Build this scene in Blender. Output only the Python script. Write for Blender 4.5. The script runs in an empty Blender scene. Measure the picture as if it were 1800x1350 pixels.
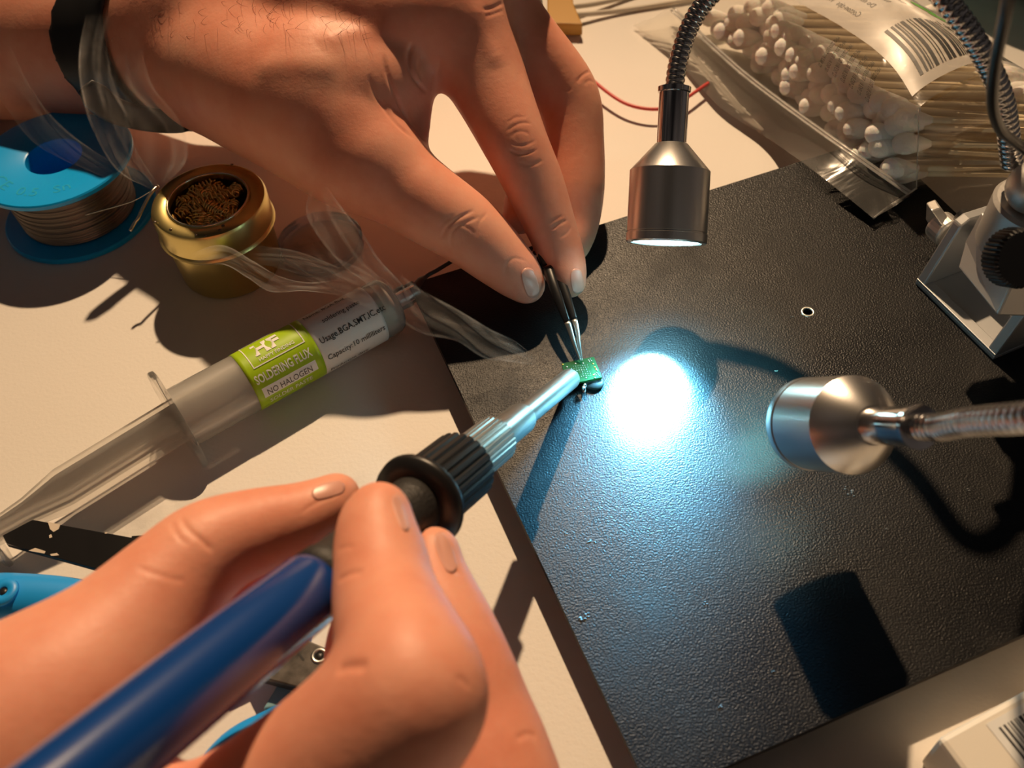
import bpy, bmesh, math, random
import numpy as np
from mathutils import Vector, Matrix
from mathutils.bvhtree import BVHTree

# ------------------------------------------------------------------ camera, world, lights, exposure
SC = bpy.context.scene
C = SC.collection
MM = 0.001
# camera-to-world rotation (rows = world axes in camera coordinates), desk top is z = 0, lengths in mm
ROT = np.array([[0.99647817, 0.0838526, 0.0],
                [-0.06503434, 0.77284788, -0.63125011],
                [-0.05293196, 0.62902695, 0.77557933]])
CAM_H = 209.5
FPX = 1738.63
CX, CY = 900.0, 675.0
cam_data = bpy.data.cameras.new('camera')
cam = bpy.data.objects.new('camera', cam_data)
C.objects.link(cam)
m = Matrix([list(ROT[0]) + [0], list(ROT[1]) + [0], list(ROT[2]) + [CAM_H * MM], [0, 0, 0, 1]])
cam.matrix_world = m
cam_data.sensor_fit = 'HORIZONTAL'
cam_data.sensor_width = 36.0
cam_data.lens = 36.0 * FPX / 1800.0
cam_data.clip_start = 0.005
cam_data.clip_end = 20
cam_data.dof.use_dof = True
cam_data.dof.focus_distance = 0.256
cam_data.dof.aperture_fstop = 18.0
SC.camera = cam

SC.view_settings.view_transform = 'Standard'
SC.view_settings.look = 'None'
SC.view_settings.gamma = 1.0
SC.view_settings.exposure = 0.0
SC.view_settings.use_curve_mapping = False

world = bpy.data.worlds.new('dim_room')
SC.world = world
world.use_nodes = True
wn = world.node_tree.nodes
wl = world.node_tree.links
bgn = wn['Background']
tc = wn.new('ShaderNodeTexCoord')
wno = wn.new('ShaderNodeTexNoise')
wno.inputs['Scale'].default_value = 1.6
wno.inputs['Detail'].default_value = 1.0
wr = wn.new('ShaderNodeValToRGB')
wr.color_ramp.elements[0].position = 0.38
wr.color_ramp.elements[0].color = (0.007, 0.006, 0.0056, 1)
wr.color_ramp.elements[1].position = 0.68
wr.color_ramp.elements[1].color = (0.072, 0.058, 0.050, 1)
wl.new(tc.outputs['Generated'], wno.inputs['Vector'])
wl.new(wno.outputs['Fac'], wr.inputs['Fac'])
wl.new(wr.outputs['Color'], bgn.inputs['Color'])
bgn.inputs['Strength'].default_value = 0.95


def add_light(name, kind, loc, energy, color, size, target=None, angle=None, blend=None):
    d = bpy.data.lights.new(name, kind)
    d.energy = energy
    d.color = color
    d.shadow_soft_size = size * MM
    o = bpy.data.objects.new(name, d)
    C.objects.link(o)
    o.location = Vector(loc) * MM
    if target is not None:
        o.rotation_euler = (Vector(target) - Vector(loc)).to_track_quat('-Z', 'Y').to_euler()
    if angle:
        d.spot_size = math.radians(angle)
        d.spot_blend = blend
    return o


# the warm desk lamp that stands beyond the frame and throws every shadow towards the camera
add_light('warm_desk_lamp', 'SPOT', (61, 963, 957), 78.0, (1.0, 0.69, 0.41), 15, (5, 20, 0), 39, 1.0)


# ------------------------------------------------------------------ pixel <-> place helpers (mm)
def ray(px, py):
    return ROT @ np.array([(px - CX) / FPX, -(py - CY) / FPX, -1.0])


CAMP = np.array([0, 0, CAM_H])


def P(px, py, z=0.0):
    d = ray(px, py)
    return CAMP + d * ((z - CAM_H) / d[2])


def PD(px, py, d):
    return CAMP + ray(px, py) * d


def depth(w):
    return -(ROT.T @ (np.asarray(w, float) - CAMP))[2]


def proj(w):
    v = ROT.T @ (np.asarray(w, float) - CAMP)
    return np.array([CX + FPX * v[0] / -v[2], CY - FPX * v[1] / -v[2]])


def norm(v):
    v = np.asarray(v, float)
    return v / np.linalg.norm(v)


# ------------------------------------------------------------------ object helpers
ORIGIN = {}


def tag(o, label=None, cat=None, group=None, kind=None):
    if label: o['label'] = label
    if cat: o['category'] = cat
    if group: o['group'] = group
    if kind: o['kind'] = kind
    return o


def thing(name, loc, label, cat, group=None):
    o = bpy.data.objects.new(name, None)
    o.empty_display_size = 0.005
    C.objects.link(o)
    o.location = Vector([float(x) for x in loc]) * MM
    ORIGIN[o] = np.asarray(loc, float)
    return tag(o, label, cat, group)


def mesh(name, geo, mat, parent=None, smooth=True, loc=None, label=None, bevel=0, recalc=True):
    V, F = geo
    V = np.asarray(V, float)
    if parent is not None:
        org = ORIGIN[parent]
    else:
        org = np.asarray(loc if loc is not None else (V.min(0) + V.max(0)) / 2 * [1, 1, 0], float)
    me = bpy.data.meshes.new(name)
    me.from_pydata(((V - org) * MM).tolist(), [], [list(map(int, f)) for f in F])
    me.validate()
    me.polygons.foreach_set('use_smooth', [bool(smooth)] * len(me.polygons))
    mats = mat if isinstance(mat, (list, tuple)) else [mat]
    for mt in mats: me.materials.append(mt)
    if recalc:
        bm = bmesh.new(); bm.from_mesh(me); bmesh.ops.recalc_face_normals(bm, faces=bm.faces); bm.to_mesh(me); bm.free()
    o = bpy.data.objects.new(name, me)
    C.objects.link(o)
    if parent is not None:
        o.parent = parent
    else:
        o.location = Vector([float(x) for x in org]) * MM
    ORIGIN[o] = org
    if smooth == 'auto':
        md = o.modifiers.new('split', 'EDGE_SPLIT'); md.split_angle = math.radians(35)
    if bevel:
        b = o.modifiers.new('bevel', 'BEVEL'); b.width = bevel * MM; b.segments = 2
        b.limit_method = 'ANGLE'; b.angle_limit = math.radians(40)
    if label: o['label'] = label
    return o


def merge(*gs):
    V, F, n = [], [], 0
    for v, f in gs:
        v = np.asarray(v, float)
        V.append(v)
        F += [[i + n for i in q] for q in f]
        n += len(v)
    return np.vstack(V), F


def frame_of(axis, ref=None):
    a = norm(axis)
    r = np.array([0, 0, 1.0]) if ref is None else np.asarray(ref, float)
    if abs(a @ norm(r)) > 0.98: r = np.array([1.0, 0, 0])
    u = norm(r - (r @ a) * a)
    return u, np.cross(a, u), a


def lathe(profile, org, axis, segs=48, ref=None, closed=False):
    """profile: (radius, distance along axis) pairs"""
    u, v, a = frame_of(axis, ref)
    org = np.asarray(org, float)
    V, F = [], []
    n = len(profile)
    for r, s in profile:
        r = max(r, 0.001)
        for k in range(segs):
            t = 2 * math.pi * k / segs
            V.append(org + a * s + (u * math.cos(t) + v * math.sin(t)) * r)
    for i in range(n if closed else n - 1):
        j = (i + 1) % n
        for k in range(segs):
            l = (k + 1) % segs
            F.append([i * segs + k, i * segs + l, j * segs + l, j * segs + k])
    if not closed:
        F.append(list(range(segs))[::-1])
        F.append([(n - 1) * segs + k for k in range(segs)])
    return V, F


def spline(pts, n):
    """Catmull-Rom through pts, n samples"""
    p = np.asarray(pts, float)
    if len(p) == 2:
        t = np.linspace(0, 1, n)[:, None]
        return p[0] * (1 - t) + p[1] * t
    q = np.vstack([2 * p[0] - p[1], p, 2 * p[-1] - p[-2]])
    seg = np.linalg.norm(np.diff(p, axis=0), axis=1)
    cum = np.concatenate([[0], np.cumsum(seg)])
    out = []
    for s in np.linspace(0, cum[-1], n):
        i = min(int(np.searchsorted(cum, s, 'right')) - 1, len(seg) - 1)
        t = (s - cum[i]) / seg[i] if seg[i] > 0 else 0
        a, b, c_, d = q[i], q[i + 1], q[i + 2], q[i + 3]
        out.append(0.5 * ((2 * b) + (-a + c_) * t + (2 * a - 5 * b + 4 * c_ - d) * t * t + (-a + 3 * b - 3 * c_ + d) * t ** 3))
    return np.array(out)


def tube(path, rad, segs=12, flat=None):
    """path: n x 3 points; rad: number or per-point list; flat=(ratio, ref) squashes the section along ref"""
    path = np.asarray(path, float)
    n = len(path)
    rad = np.full(n, float(rad)) if np.isscalar(rad) else np.asarray(rad, float)
    tan = np.gradient(path, axis=0)
    tan /= np.linalg.norm(tan, axis=1)[:, None] + 1e-12
    u = frame_of(tan[0], flat[1] if flat else None)[0]
    V = []
    for i in range(n):
        u = u - (u @ tan[i]) * tan[i]
        u /= np.linalg.norm(u) + 1e-12
        w = np.cross(tan[i], u)
        fu = flat[0] if flat else 1.0
        for k in range(segs):
            t = 2 * math.pi * k / segs
            V.append(path[i] + (u * math.cos(t) * fu + w * math.sin(t)) * rad[i])
    F = []
    for i in range(n - 1):
        for k in range(segs):
            l = (k + 1) % segs
            F.append([i * segs + k, i * segs + l, (i + 1) * segs + l, (i + 1) * segs + k])
    F.append(list(range(segs))[::-1])
    F.append([(n - 1) * segs + k for k in range(segs)])
    return V, F


def prism(poly, vec):
    """closed polygon of 3-D points pushed along vec"""
    p = np.asarray(poly, float)
    n = len(p)
    V = np.vstack([p, p + np.asarray(vec, float)])
    F = [list(range(n))[::-1], [n + i for i in range(n)]]
    for i in range(n):
        j = (i + 1) % n
        F.append([i, j, n + j, n + i])
    return V, F


def box(o, e1, e2, e3, a, b, c_):
    o = np.asarray(o, float)
    q = [o, o + e1 * a, o + e1 * a + e2 * b, o + e2 * b]
    return prism(q, np.asarray(e3) * c_)


def gridmesh(G, thick=0.0, nrm=None):
    """G: r x c x 3 points -> sheet; with thick a closed slab pushed along per-point normals"""
    G = np.asarray(G, float)
    r, c_ = G.shape[:2]
    F = []
    idx = lambda i, j: i * c_ + j
    for i in range(r - 1):
        for j in range(c_ - 1):
            F.append([idx(i, j), idx(i, j + 1), idx(i + 1, j + 1), idx(i + 1, j)])
    V = G.reshape(-1, 3)
    if thick:
        gu = np.gradient(G, axis=0); gv = np.gradient(G, axis=1)
        N = np.cross(gv, gu)
        N /= np.linalg.norm(N, axis=2)[..., None] + 1e-12
        if nrm is not None and (N.reshape(-1, 3).mean(0) @ nrm) < 0:
            N = -N
            F = [f[::-1] for f in F]
        th = thick if not np.isscalar(thick) else np.full((r, c_), thick)
        B = (G - N * np.asarray(th)[..., None]).reshape(-1, 3)
        n = len(V)
        F2 = [[k + n for k in f][::-1] for f in F]
        rim = [idx(0, j) for j in range(c_)] + [idx(i, c_ - 1) for i in range(1, r)] + \
              [idx(r - 1, j) for j in range(c_ - 2, -1, -1)] + [idx(i, 0) for i in range(r - 2, 0, -1)]
        F3 = [[rim[k], rim[(k + 1) % len(rim)], rim[(k + 1) % len(rim)] + n, rim[k] + n] for k in range(len(rim))]
        V = np.vstack([V, B])
        F = F + F2 + F3
    return V, F


def ellipsoid(c0, r, axes=None, nu=16, nv=10):
    c0 = np.asarray(c0, float)
    r = np.asarray(r if not np.isscalar(r) else (r, r, r), float)
    axes = np.eye(3) if axes is None else np.asarray(axes)
    V = [c0 + axes[2] * r[2]]
    for i in range(1, nv):
        ph = math.pi * i / nv
        for k in range(nu):
            t = 2 * math.pi * k / nu
            V.append(c0 + axes[0] * r[0] * math.sin(ph) * math.cos(t) + axes[1] * r[1] * math.sin(ph) * math.sin(t) + axes[2] * r[2] * math.cos(ph))
    V.append(c0 - axes[2] * r[2])
    F = [[0, 1 + k, 1 + (k + 1) % nu] for k in range(nu)]
    for i in range(nv - 2):
        for k in range(nu):
            l = (k + 1) % nu
            F.append([1 + i * nu + k, 1 + (i + 1) * nu + k, 1 + (i + 1) * nu + l, 1 + i * nu + l])
    b = 1 + (nv - 2) * nu
    F += [[b + k, len(V) - 1, b + (k + 1) % nu] for k in range(nu)]
    return V, F


def text_geo(s, size, bold=0.0, align='LEFT', res=2, xs=1.0):
    """flat lettering as (V, F) in mm on the xy plane"""
    cu = bpy.data.curves.new('t', 'FONT')
    cu.body = s
    cu.size = 1.0
    cu.align_x = align
    cu.offset = bold
    cu.resolution_u = res
    o = bpy.data.objects.new('t', cu)
    C.objects.link(o)
    dg = bpy.context.evaluated_depsgraph_get()
    me = o.evaluated_get(dg).to_mesh()
    V = np.array([v.co[:] for v in me.vertices], float).reshape(-1, 3) * size
    F = [list(p.vertices) for p in me.polygons]
    o.evaluated_get(dg).to_mesh_clear()
    bpy.data.objects.remove(o)
    bpy.data.curves.remove(cu)
    if len(V): V[:, 0] *= xs
    return V, F


# ------------------------------------------------------------------ materials
def mat(name, color=(0.8, 0.8, 0.8), rough=0.5, metal=0.0, spec=0.5, **kw):
    mt = bpy.data.materials.new(name)
    mt.use_nodes = True
    b = mt.node_tree.nodes['Principled BSDF']
    b.inputs['Base Color'].default_value = (*color, 1)
    b.inputs['Roughness'].default_value = rough
    b.inputs['Metallic'].default_value = metal
    b.inputs['Specular IOR Level'].default_value = spec
    for k, v in kw.items():
        b.inputs[k.replace('_', ' ')].default_value = v
    return mt


def nodes(mt): return mt.node_tree.nodes, mt.node_tree.links, mt.node_tree.nodes['Principled BSDF']


def noise(mt, scale, detail=3.0, rough=0.5, kind='Noise', coord='Object', stretch=None):
    n, l, b = nodes(mt)
    t = n.new('ShaderNodeTexCoord')
    x = n.new('ShaderNodeTex' + kind)
    x.inputs['Scale'].default_value = scale
    if kind == 'Noise':
        x.inputs['Detail'].default_value = detail
        x.inputs['Roughness'].default_value = rough
    src = t.outputs[coord]
    if stretch:
        mp = n.new('ShaderNodeMapping')
        mp.inputs['Scale'].default_value = stretch
        l.new(src, mp.inputs['Vector'])
        src = mp.outputs['Vector']
    l.new(src, x.inputs['Vector'])
    return x.outputs['Fac'] if kind == 'Noise' else x.outputs['Distance']


def ramp(mt, src, stops):
    n, l, b = nodes(mt)
    r = n.new('ShaderNodeValToRGB')
    e = r.color_ramp.elements
    while len(e) < len(stops): e.new(0.5)
    for k, (p, c_) in enumerate(stops):
        e[k].position = p
        e[k].color = (c_, c_, c_, 1) if np.isscalar(c_) else (*c_, 1)
    l.new(src, r.inputs['Fac'])
    return r.outputs['Color']


def bump(mt, src, strength=0.3, dist=0.2, prev=None):
    n, l, b = nodes(mt)
    x = n.new('ShaderNodeBump')
    x.inputs['Strength'].default_value = strength
    x.inputs['Distance'].default_value = dist * MM
    l.new(src, x.inputs['Height'])
    if prev is not None: l.new(prev, x.inputs['Normal'])
    l.new(x.outputs['Normal'], b.inputs['Normal'])
    return x.outputs['Normal']


def into(mt, src, socket):
    n, l, b = nodes(mt)
    l.new(src, b.inputs[socket])


M = {}
M['desk'] = mat('desk_laminate', (0.80, 0.76, 0.70), 0.58, spec=0.3)
into(M['desk'], ramp(M['desk'], noise(M['desk'], 9, 4), [(0.3, (0.77, 0.73, 0.67)), (0.7, (0.82, 0.78, 0.73))]), 'Base Color')
bump(M['desk'], noise(M['desk'], 900, 2), 0.35, 0.18)

M['board'] = mat('black_powder_coat', (0.012, 0.012, 0.013), 0.42, spec=0.20)
_b = M['board']
bump(_b, noise(_b, 2100, 1.0, 0.5), 0.8, 0.15)
into(_b, ramp(_b, noise(_b, 26, 6, 0.62), [(0.36, 0.34), (0.50, 0.40), (0.66, 0.50)]), 'Roughness')
into(_b, ramp(_b, noise(_b, 34, 7, 0.65), [(0.42, (0.004, 0.0045, 0.006)), (0.58, (0.007, 0.007, 0.008)), (0.80, (0.020, 0.019, 0.018))]), 'Base Color')
M['board_edge'] = mat('black_steel_edge', (0.015, 0.014, 0.013), 0.5)

SK = mat('skin', (0.72, 0.36, 0.25), 0.48, spec=0.35)
_n, _l, _bs = nodes(SK)
_bs.inputs['Subsurface Weight'].default_value = 0.22
_bs.inputs['Subsurface Radius'].default_value = (1.0, 0.32, 0.16)
_bs.inputs['Subsurface Scale'].default_value = 2.4 * MM
into(SK, ramp(SK, noise(SK, 55, 5, 0.6), [(0.32, (0.76, 0.29, 0.185)), (0.5, (0.82, 0.35, 0.235)), (0.70, (0.85, 0.41, 0.28))]), 'Base Color')
_s1 = bump(SK, noise(SK, 1100, 3, 0.6), 0.22, 0.22)
bump(SK, noise(SK, 330, 4, 0.6), 0.22, 0.35, _s1)
M['skin'] = SK
M['nail'] = mat('fingernail', (0.76, 0.37, 0.28), 0.32, spec=0.5, Subsurface_Weight=0.1)
M['hair'] = mat('arm_hair', (0.10, 0.05, 0.03), 0.5)

M['brushed'] = mat('brushed_aluminium', (0.72, 0.70, 0.68), 0.30, 1.0)
bump(M['brushed'], noise(M['brushed'], 2600, 2), 0.12, 0.05)
M['chrome'] = mat('chrome', (0.62, 0.60, 0.60), 0.13, 1.0)
M['neck'] = mat('gooseneck_steel', (0.50, 0.49, 0.49), 0.20, 1.0)
M['steel'] = mat('tool_steel', (0.58, 0.60, 0.57), 0.36, 1.0)
M['bracket'] = mat('satin_bracket', (0.50, 0.51, 0.52), 0.42, 0.75)
bump(M['bracket'], noise(M['bracket'], 1800, 2), 0.15, 0.06)
M['cast'] = mat('cast_aluminium', (0.62, 0.60, 0.57), 0.45, 0.85)
bump(M['cast'], noise(M['cast'], 1200, 3), 0.35, 0.12)
M['blackplastic'] = mat('black_plastic', (0.012, 0.012, 0.013), 0.38)
M['blackfoam'] = mat('black_grip', (0.022, 0.020, 0.019), 0.55)
bump(M['blackfoam'], noise(M['blackfoam'], 1500, 3), 0.8, 0.25)
M['blackcable'] = mat('black_cable', (0.012, 0.011, 0.011), 0.32)
M['bluehandle'] = mat('blue_handle', (0.003, 0.050, 0.24), 0.22, spec=0.6, Coat_Weight=0.8, Coat_Roughness=0.14)
bump(M['bluehandle'], noise(M['bluehandle'], 500, 3), 0.06, 0.1)
M['spoolblue'] = mat('spool_blue', (0.0, 0.40, 0.95), 0.35)
M['toolblue'] = mat('tool_grip_blue', (0.01, 0.32, 0.85), 0.42)
M['solder'] = mat('solder_wire', (0.20, 0.17, 0.15), 0.38, 0.9)
M['blackpaint'] = mat('black_paint', (0.008, 0.008, 0.009), 0.28)
M['gunmetal'] = mat('blackened_steel', (0.07, 0.065, 0.06), 0.40, 0.6)
into(M['gunmetal'], ramp(M['gunmetal'], noise(M['gunmetal'], 300, 5), [(0.3, (0.03, 0.028, 0.026)), (0.7, (0.12, 0.11, 0.10))]), 'Base Color')
M['gold'] = mat('gold_tin', (0.66, 0.54, 0.22), 0.32, 1.0)
bump(M['gold'], noise(M['gold'], 400, 3), 0.06, 0.1)
M['brass'] = mat('brass_shavings', (1.0, 0.76, 0.30), 0.30, 1.0)
M['white'] = mat('white_print', (0.82, 0.82, 0.80), 0.5)
M['paper'] = mat('label_paper', (0.80, 0.80, 0.78), 0.38)
M['green'] = mat('label_green', (0.36, 0.56, 0.01), 0.35)
M['greyink'] = mat('grey_ink', (0.10, 0.10, 0.10), 0.5)
M['ink'] = mat('black_ink', (0.02, 0.02, 0.02), 0.5)
M['greenink'] = mat('green_ink', (0.16, 0.42, 0.10), 0.5)
M['pcb'] = mat('pcb_green', (0.008, 0.075, 0.018), 0.65, spec=0.15)
M['pad'] = mat('solder_pad', (0.86, 0.88, 0.86), 0.22, 1.0)
M['goldpad'] = mat('gold_pad', (0.95, 0.62, 0.15), 0.3, 1.0)
M['chipblack'] = mat('chip_resin', (0.012, 0.014, 0.014), 0.5, spec=0.2)
M['red'] = mat('red_insulation', (0.62, 0.06, 0.05), 0.4)
M['cream'] = mat('cream_insulation', (0.62, 0.56, 0.46), 0.5)
M['teal'] = mat('teal_plastic', (0.0, 0.24, 0.27), 0.4)
M['ochre'] = mat('ochre_plastic', (0.48, 0.25, 0.03), 0.4)
M['card'] = mat('white_card', (0.80, 0.74, 0.64), 0.5)
M['cotton'] = mat('cotton', (0.92, 0.89, 0.84), 0.9, spec=0.1, Subsurface_Weight=0.3, Subsurface_Scale=0.002)
bump(M['cotton'], noise(M['cotton'], 900, 4), 0.8, 0.4)
M['stick'] = mat('paper_stick', (0.80, 0.66, 0.44), 0.7)
M['strap'] = mat('black_silicone', (0.012, 0.012, 0.013), 0.42)

# translucent syringe plastic, clear film
M['flux'] = mat('flux_paste', (0.78, 0.70, 0.55), 0.4, Subsurface_Weight=0.3)


def film_material(name, alpha, tint=(0.95, 0.93, 0.90), crinkle=True, ior=1.3, grough=0.16):
    mt = bpy.data.materials.new(name)
    mt.use_nodes = True
    n, l = mt.node_tree.nodes, mt.node_tree.links
    n.clear()
    out = n.new('ShaderNodeOutputMaterial')
    tr = n.new('ShaderNodeBsdfTransparent'); tr.inputs['Color'].default_value = (0.97, 0.965, 0.955, 1)
    gl = n.new('ShaderNodeBsdfGlossy'); gl.inputs['Roughness'].default_value = grough
    gl.inputs['Color'].default_value = (1, 1, 1, 1)
    tl = n.new('ShaderNodeBsdfTranslucent'); tl.inputs['Color'].default_value = (*tint, 1)
    df = n.new('ShaderNodeBsdfDiffuse'); df.inputs['Color'].default_value = (*tint, 1)
    haze = n.new('ShaderNodeMixShader'); haze.inputs[0].default_value = 0.5
    l.new(tl.outputs[0], haze.inputs[1]); l.new(df.outputs[0], haze.inputs[2])
    m1 = n.new('ShaderNodeMixShader'); m1.inputs[0].default_value = alpha
    l.new(tr.outputs[0], m1.inputs[1]); l.new(haze.outputs[0], m1.inputs[2])
    fr = n.new('ShaderNodeFresnel'); fr.inputs['IOR'].default_value = ior
    m2 = n.new('ShaderNodeMixShader')
    l.new(fr.outputs[0], m2.inputs[0]); l.new(m1.outputs[0], m2.inputs[1]); l.new(gl.outputs[0], m2.inputs[2])
    l.new(m2.outputs[0], out.inputs['Surface'])
    if crinkle:
        t = n.new('ShaderNodeTexCoord')
        x = n.new('ShaderNodeTexNoise'); x.inputs['Scale'].default_value = 70; x.inputs['Detail'].default_value = 2.5
        x.inputs['Distortion'].default_value = 1.2
        b = n.new('ShaderNodeBump'); b.inputs['Strength'].default_value = 0.45; b.inputs['Distance'].default_value = 1.0 * MM
        l.new(t.outputs['Object'], x.inputs['Vector']); l.new(x.outputs['Fac'], b.inputs['Height'])
        l.new(b.outputs[0], gl.inputs['Normal']); l.new(b.outputs[0], fr.inputs['Normal'])
    return mt


M['film'] = film_material('clear_film', 0.09, ior=1.38)
M['filmseal'] = film_material('film_seal', 0.30)
M['syringe'] = film_material('frosted_polypropylene', 0.40, (0.86, 0.84, 0.80), False, 1.32, 0.25)
M['plunger'] = film_material('clear_polypropylene', 0.20, (0.90, 0.88, 0.84), False, 1.35, 0.2)
M['clearlens'] = film_material('clear_plastic', 0.16, (0.55, 0.70, 0.90), False, 1.4, 0.15)

M['led'] = bpy.data.materials.new('lit_led_lens')
M['led'].use_nodes = True
_n, _l, _bs = nodes(M['led'])
_bs.inputs['Base Color'].default_value = (0.8, 0.9, 0.9, 1)
_bs.inputs['Emission Color'].default_value = (0.55, 0.97, 1.0, 1)
_bs.inputs['Emission Strength'].default_value = 14.0


# ------------------------------------------------------------------ desk and board
V, F = box((-800, -520, -25), np.array([1., 0, 0]), np.array([0, 1., 0]), np.array([0, 0, 1.]), 1600, 1120, 25)
desk = mesh('desk', (V, F), M['desk'], smooth=False, loc=(0, 0, 0), bevel=1.0)
tag(desk, 'cream laminate desk top under all the tools', 'desk')

BZ = 9.5
bA, bB, bD, bC = P(720, 500, BZ), P(1147, 1404, BZ), P(2251, 915, BZ), P(1541, 241.6, BZ)
board = thing('base_plate', (*((bA + bD) / 2)[:2], 0), 'square black powder coated steel work plate under the chip and lamps', 'plate')
# slab with a real screw hole and fine dents
hole_c = P(1420, 548, BZ)
ex, ey = norm(bC - bA), norm(bB - bA)
n_ring = 32
ring = [hole_c + (ex * math.cos(2 * math.pi * k / n_ring) + ey * math.sin(2 * math.pi * k / n_ring)) * 1.35 for k in range(n_ring)]


def on_rect(k):
    t = 2 * math.pi * k / n_ring
    d = ex * math.cos(t) + ey * math.sin(t)
    best = 1e9
    for p, nn in ((bA, -ex), (bA, -ey), (bD, ex), (bD, ey)):
        q = d @ nn
        if q > 1e-9: best = min(best, ((p - hole_c) @ nn) / q)
    return hole_c + d * best


outer = [on_rect(k) for k in range(n_ring)]
# insert the corners so the outline stays square
out_pts = list(outer)
V, F = [], []
V += [p for p in ring] + [p for p in outer]
for k in range(n_ring):
    l = (k + 1) % n_ring
    F.append([k, n_ring + k, n_ring + l, l])
corner_faces = []
for cpt in (bA, bB, bD, bC):
    ang = math.atan2((cpt - hole_c) @ ey, (cpt - hole_c) @ ex) % (2 * math.pi)
    k = int(ang / (2 * math.pi) * n_ring) % n_ring
    V.append(cpt)
    F[k] = [k, n_ring + k, len(V) - 1, n_ring + (k + 1) % n_ring, (k + 1) % n_ring]
top = np.array(V)
bot = top - [0, 0, 2.2]
n0 = len(top)
F2 = [[i + n0 for i in f][::-1] for f in F]
border = []
for k in range(n_ring):
    f = F[k]
    border.append(f[1])
    if len(f) == 5: border.append(f[2])
F3 = [[border[i], border[i] + n0, border[(i + 1) % len(border)] + n0, border[(i + 1) % len(border)]] for i in range(len(border))]
F3 += [[k, (k + 1) % n_ring, (k + 1) % n_ring + n0, k + n0] for k in range(n_ring)]
mesh('top_plate', (np.vstack([top, bot]), F + F2 + F3), M['board'], board, smooth=False)
for a, b in ((8, 8), (8, 145), (145, 8), (145, 145)):
    p = bA + ex * a + ey * b
    mesh('rubber_foot', lathe([(5.5, 0), (6, 1), (6, 6.5), (5.5, 7.3)], (p[0], p[1], 0), (0, 0, 1), 24), M['blackplastic'], board)
# chipped dents and the countersunk collar of the hole
mesh('hole_collar', lathe([(1.15, 0.0), (1.55, 0.12), (1.95, 0.02), (1.95, -0.1), (1.15, -0.1)], hole_c, (0, 0, 1), 28, closed=True), M['steel'], board)
rng = random.Random(4)
bits = []
for px, py, r in ((1025, 1085, .5), (1031, 1081, .35), (1035, 952, .3), (1047, 953, .25), (1495, 868, .55), (1488, 858, .3), (1365, 650, .3),
                  (995, 938, .25), (1392, 557, .25), (1473, 556, .25), (1700, 860, .3), (1265, 1240, .3), (1360, 1180, .25), (1560, 930, .25), (1240, 1060, .3)):
    c0 = P(px, py, BZ + 0.05)
    for j in range(4):
        bits.append(ellipsoid(c0 + np.array([rng.uniform(-1, 1) * r * 1.5, rng.uniform(-1, 1) * r * 1.5, 0]),
                              (r * rng.uniform(.5, 1), r * rng.uniform(.3, .8), r * .35), None, 7, 5))
mesh('surface_specks', merge(*bits), mat('dust_flakes', (0.10, 0.10, 0.10), 0.6), board)

# ------------------------------------------------------------------ signed distance bodies for hands


class SDF:
    def __init__(self, lo, hi, h):
        self.lo = np.asarray(lo, float); self.h = h
        self.n = np.ceil((np.asarray(hi, float) - self.lo) / h).astype(int) + 1
        self.ax = [self.lo[i] + h * np.arange(self.n[i]) for i in range(3)]

    def new(self): return np.full(self.n, 60.0, np.float32)

    def cone(self, D, a, b, ra, rb, k):
        """smooth-union a tapered capsule into D"""
        pad = max(ra, rb) + k + 2 * self.h + 3
        lo = np.minimum(a, b) - pad; hi = np.maximum(a, b) + pad
        i0 = np.clip(((lo - self.lo) / self.h).astype(int), 0, self.n); i1 = np.clip(((hi - self.lo) / self.h).astype(int) + 1, 0, self.n)
        if (i1 <= i0).any(): return
        sl = tuple(slice(i0[i], i1[i]) for i in range(3))
        X = self.ax[0][sl[0]][:, None, None]; Y = self.ax[1][sl[1]][None, :, None]; Z = self.ax[2][sl[2]][None, None, :]
        ba = b - a; L2 = ba @ ba + 1e-9
        t = ((X - a[0]) * ba[0] + (Y - a[1]) * ba[1] + (Z - a[2]) * ba[2]) / L2
        t = np.clip(t, 0, 1)
        d = np.sqrt((X - a[0] - t * ba[0]) ** 2 + (Y - a[1] - t * ba[1]) ** 2 + (Z - a[2] - t * ba[2]) ** 2) - (ra + (rb - ra) * t)
        cur = D[sl]
        hh = np.clip(0.5 + 0.5 * (cur - d) / k, 0, 1)
        D[sl] = (cur * (1 - hh) + d * hh - k * hh * (1 - hh)).astype(np.float32)

    def chain(self, D, pts, k=2.0, samples=5):
        """pts: (x, y, z, r) rows; spline resampled so joints bend smoothly"""
        q = spline(np.asarray(pts, float), (len(pts) - 1) * samples + 1)
        for i in range(len(q) - 1):
            self.cone(D, q[i][:3], q[i + 1][:3], q[i][3], q[i + 1][3], k)


def smin(a, b, k):
    h = np.clip(0.5 + 0.5 * (b - a) / k, 0, 1)
    return b * (1 - h) + a * h - k * h * (1 - h)


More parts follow.
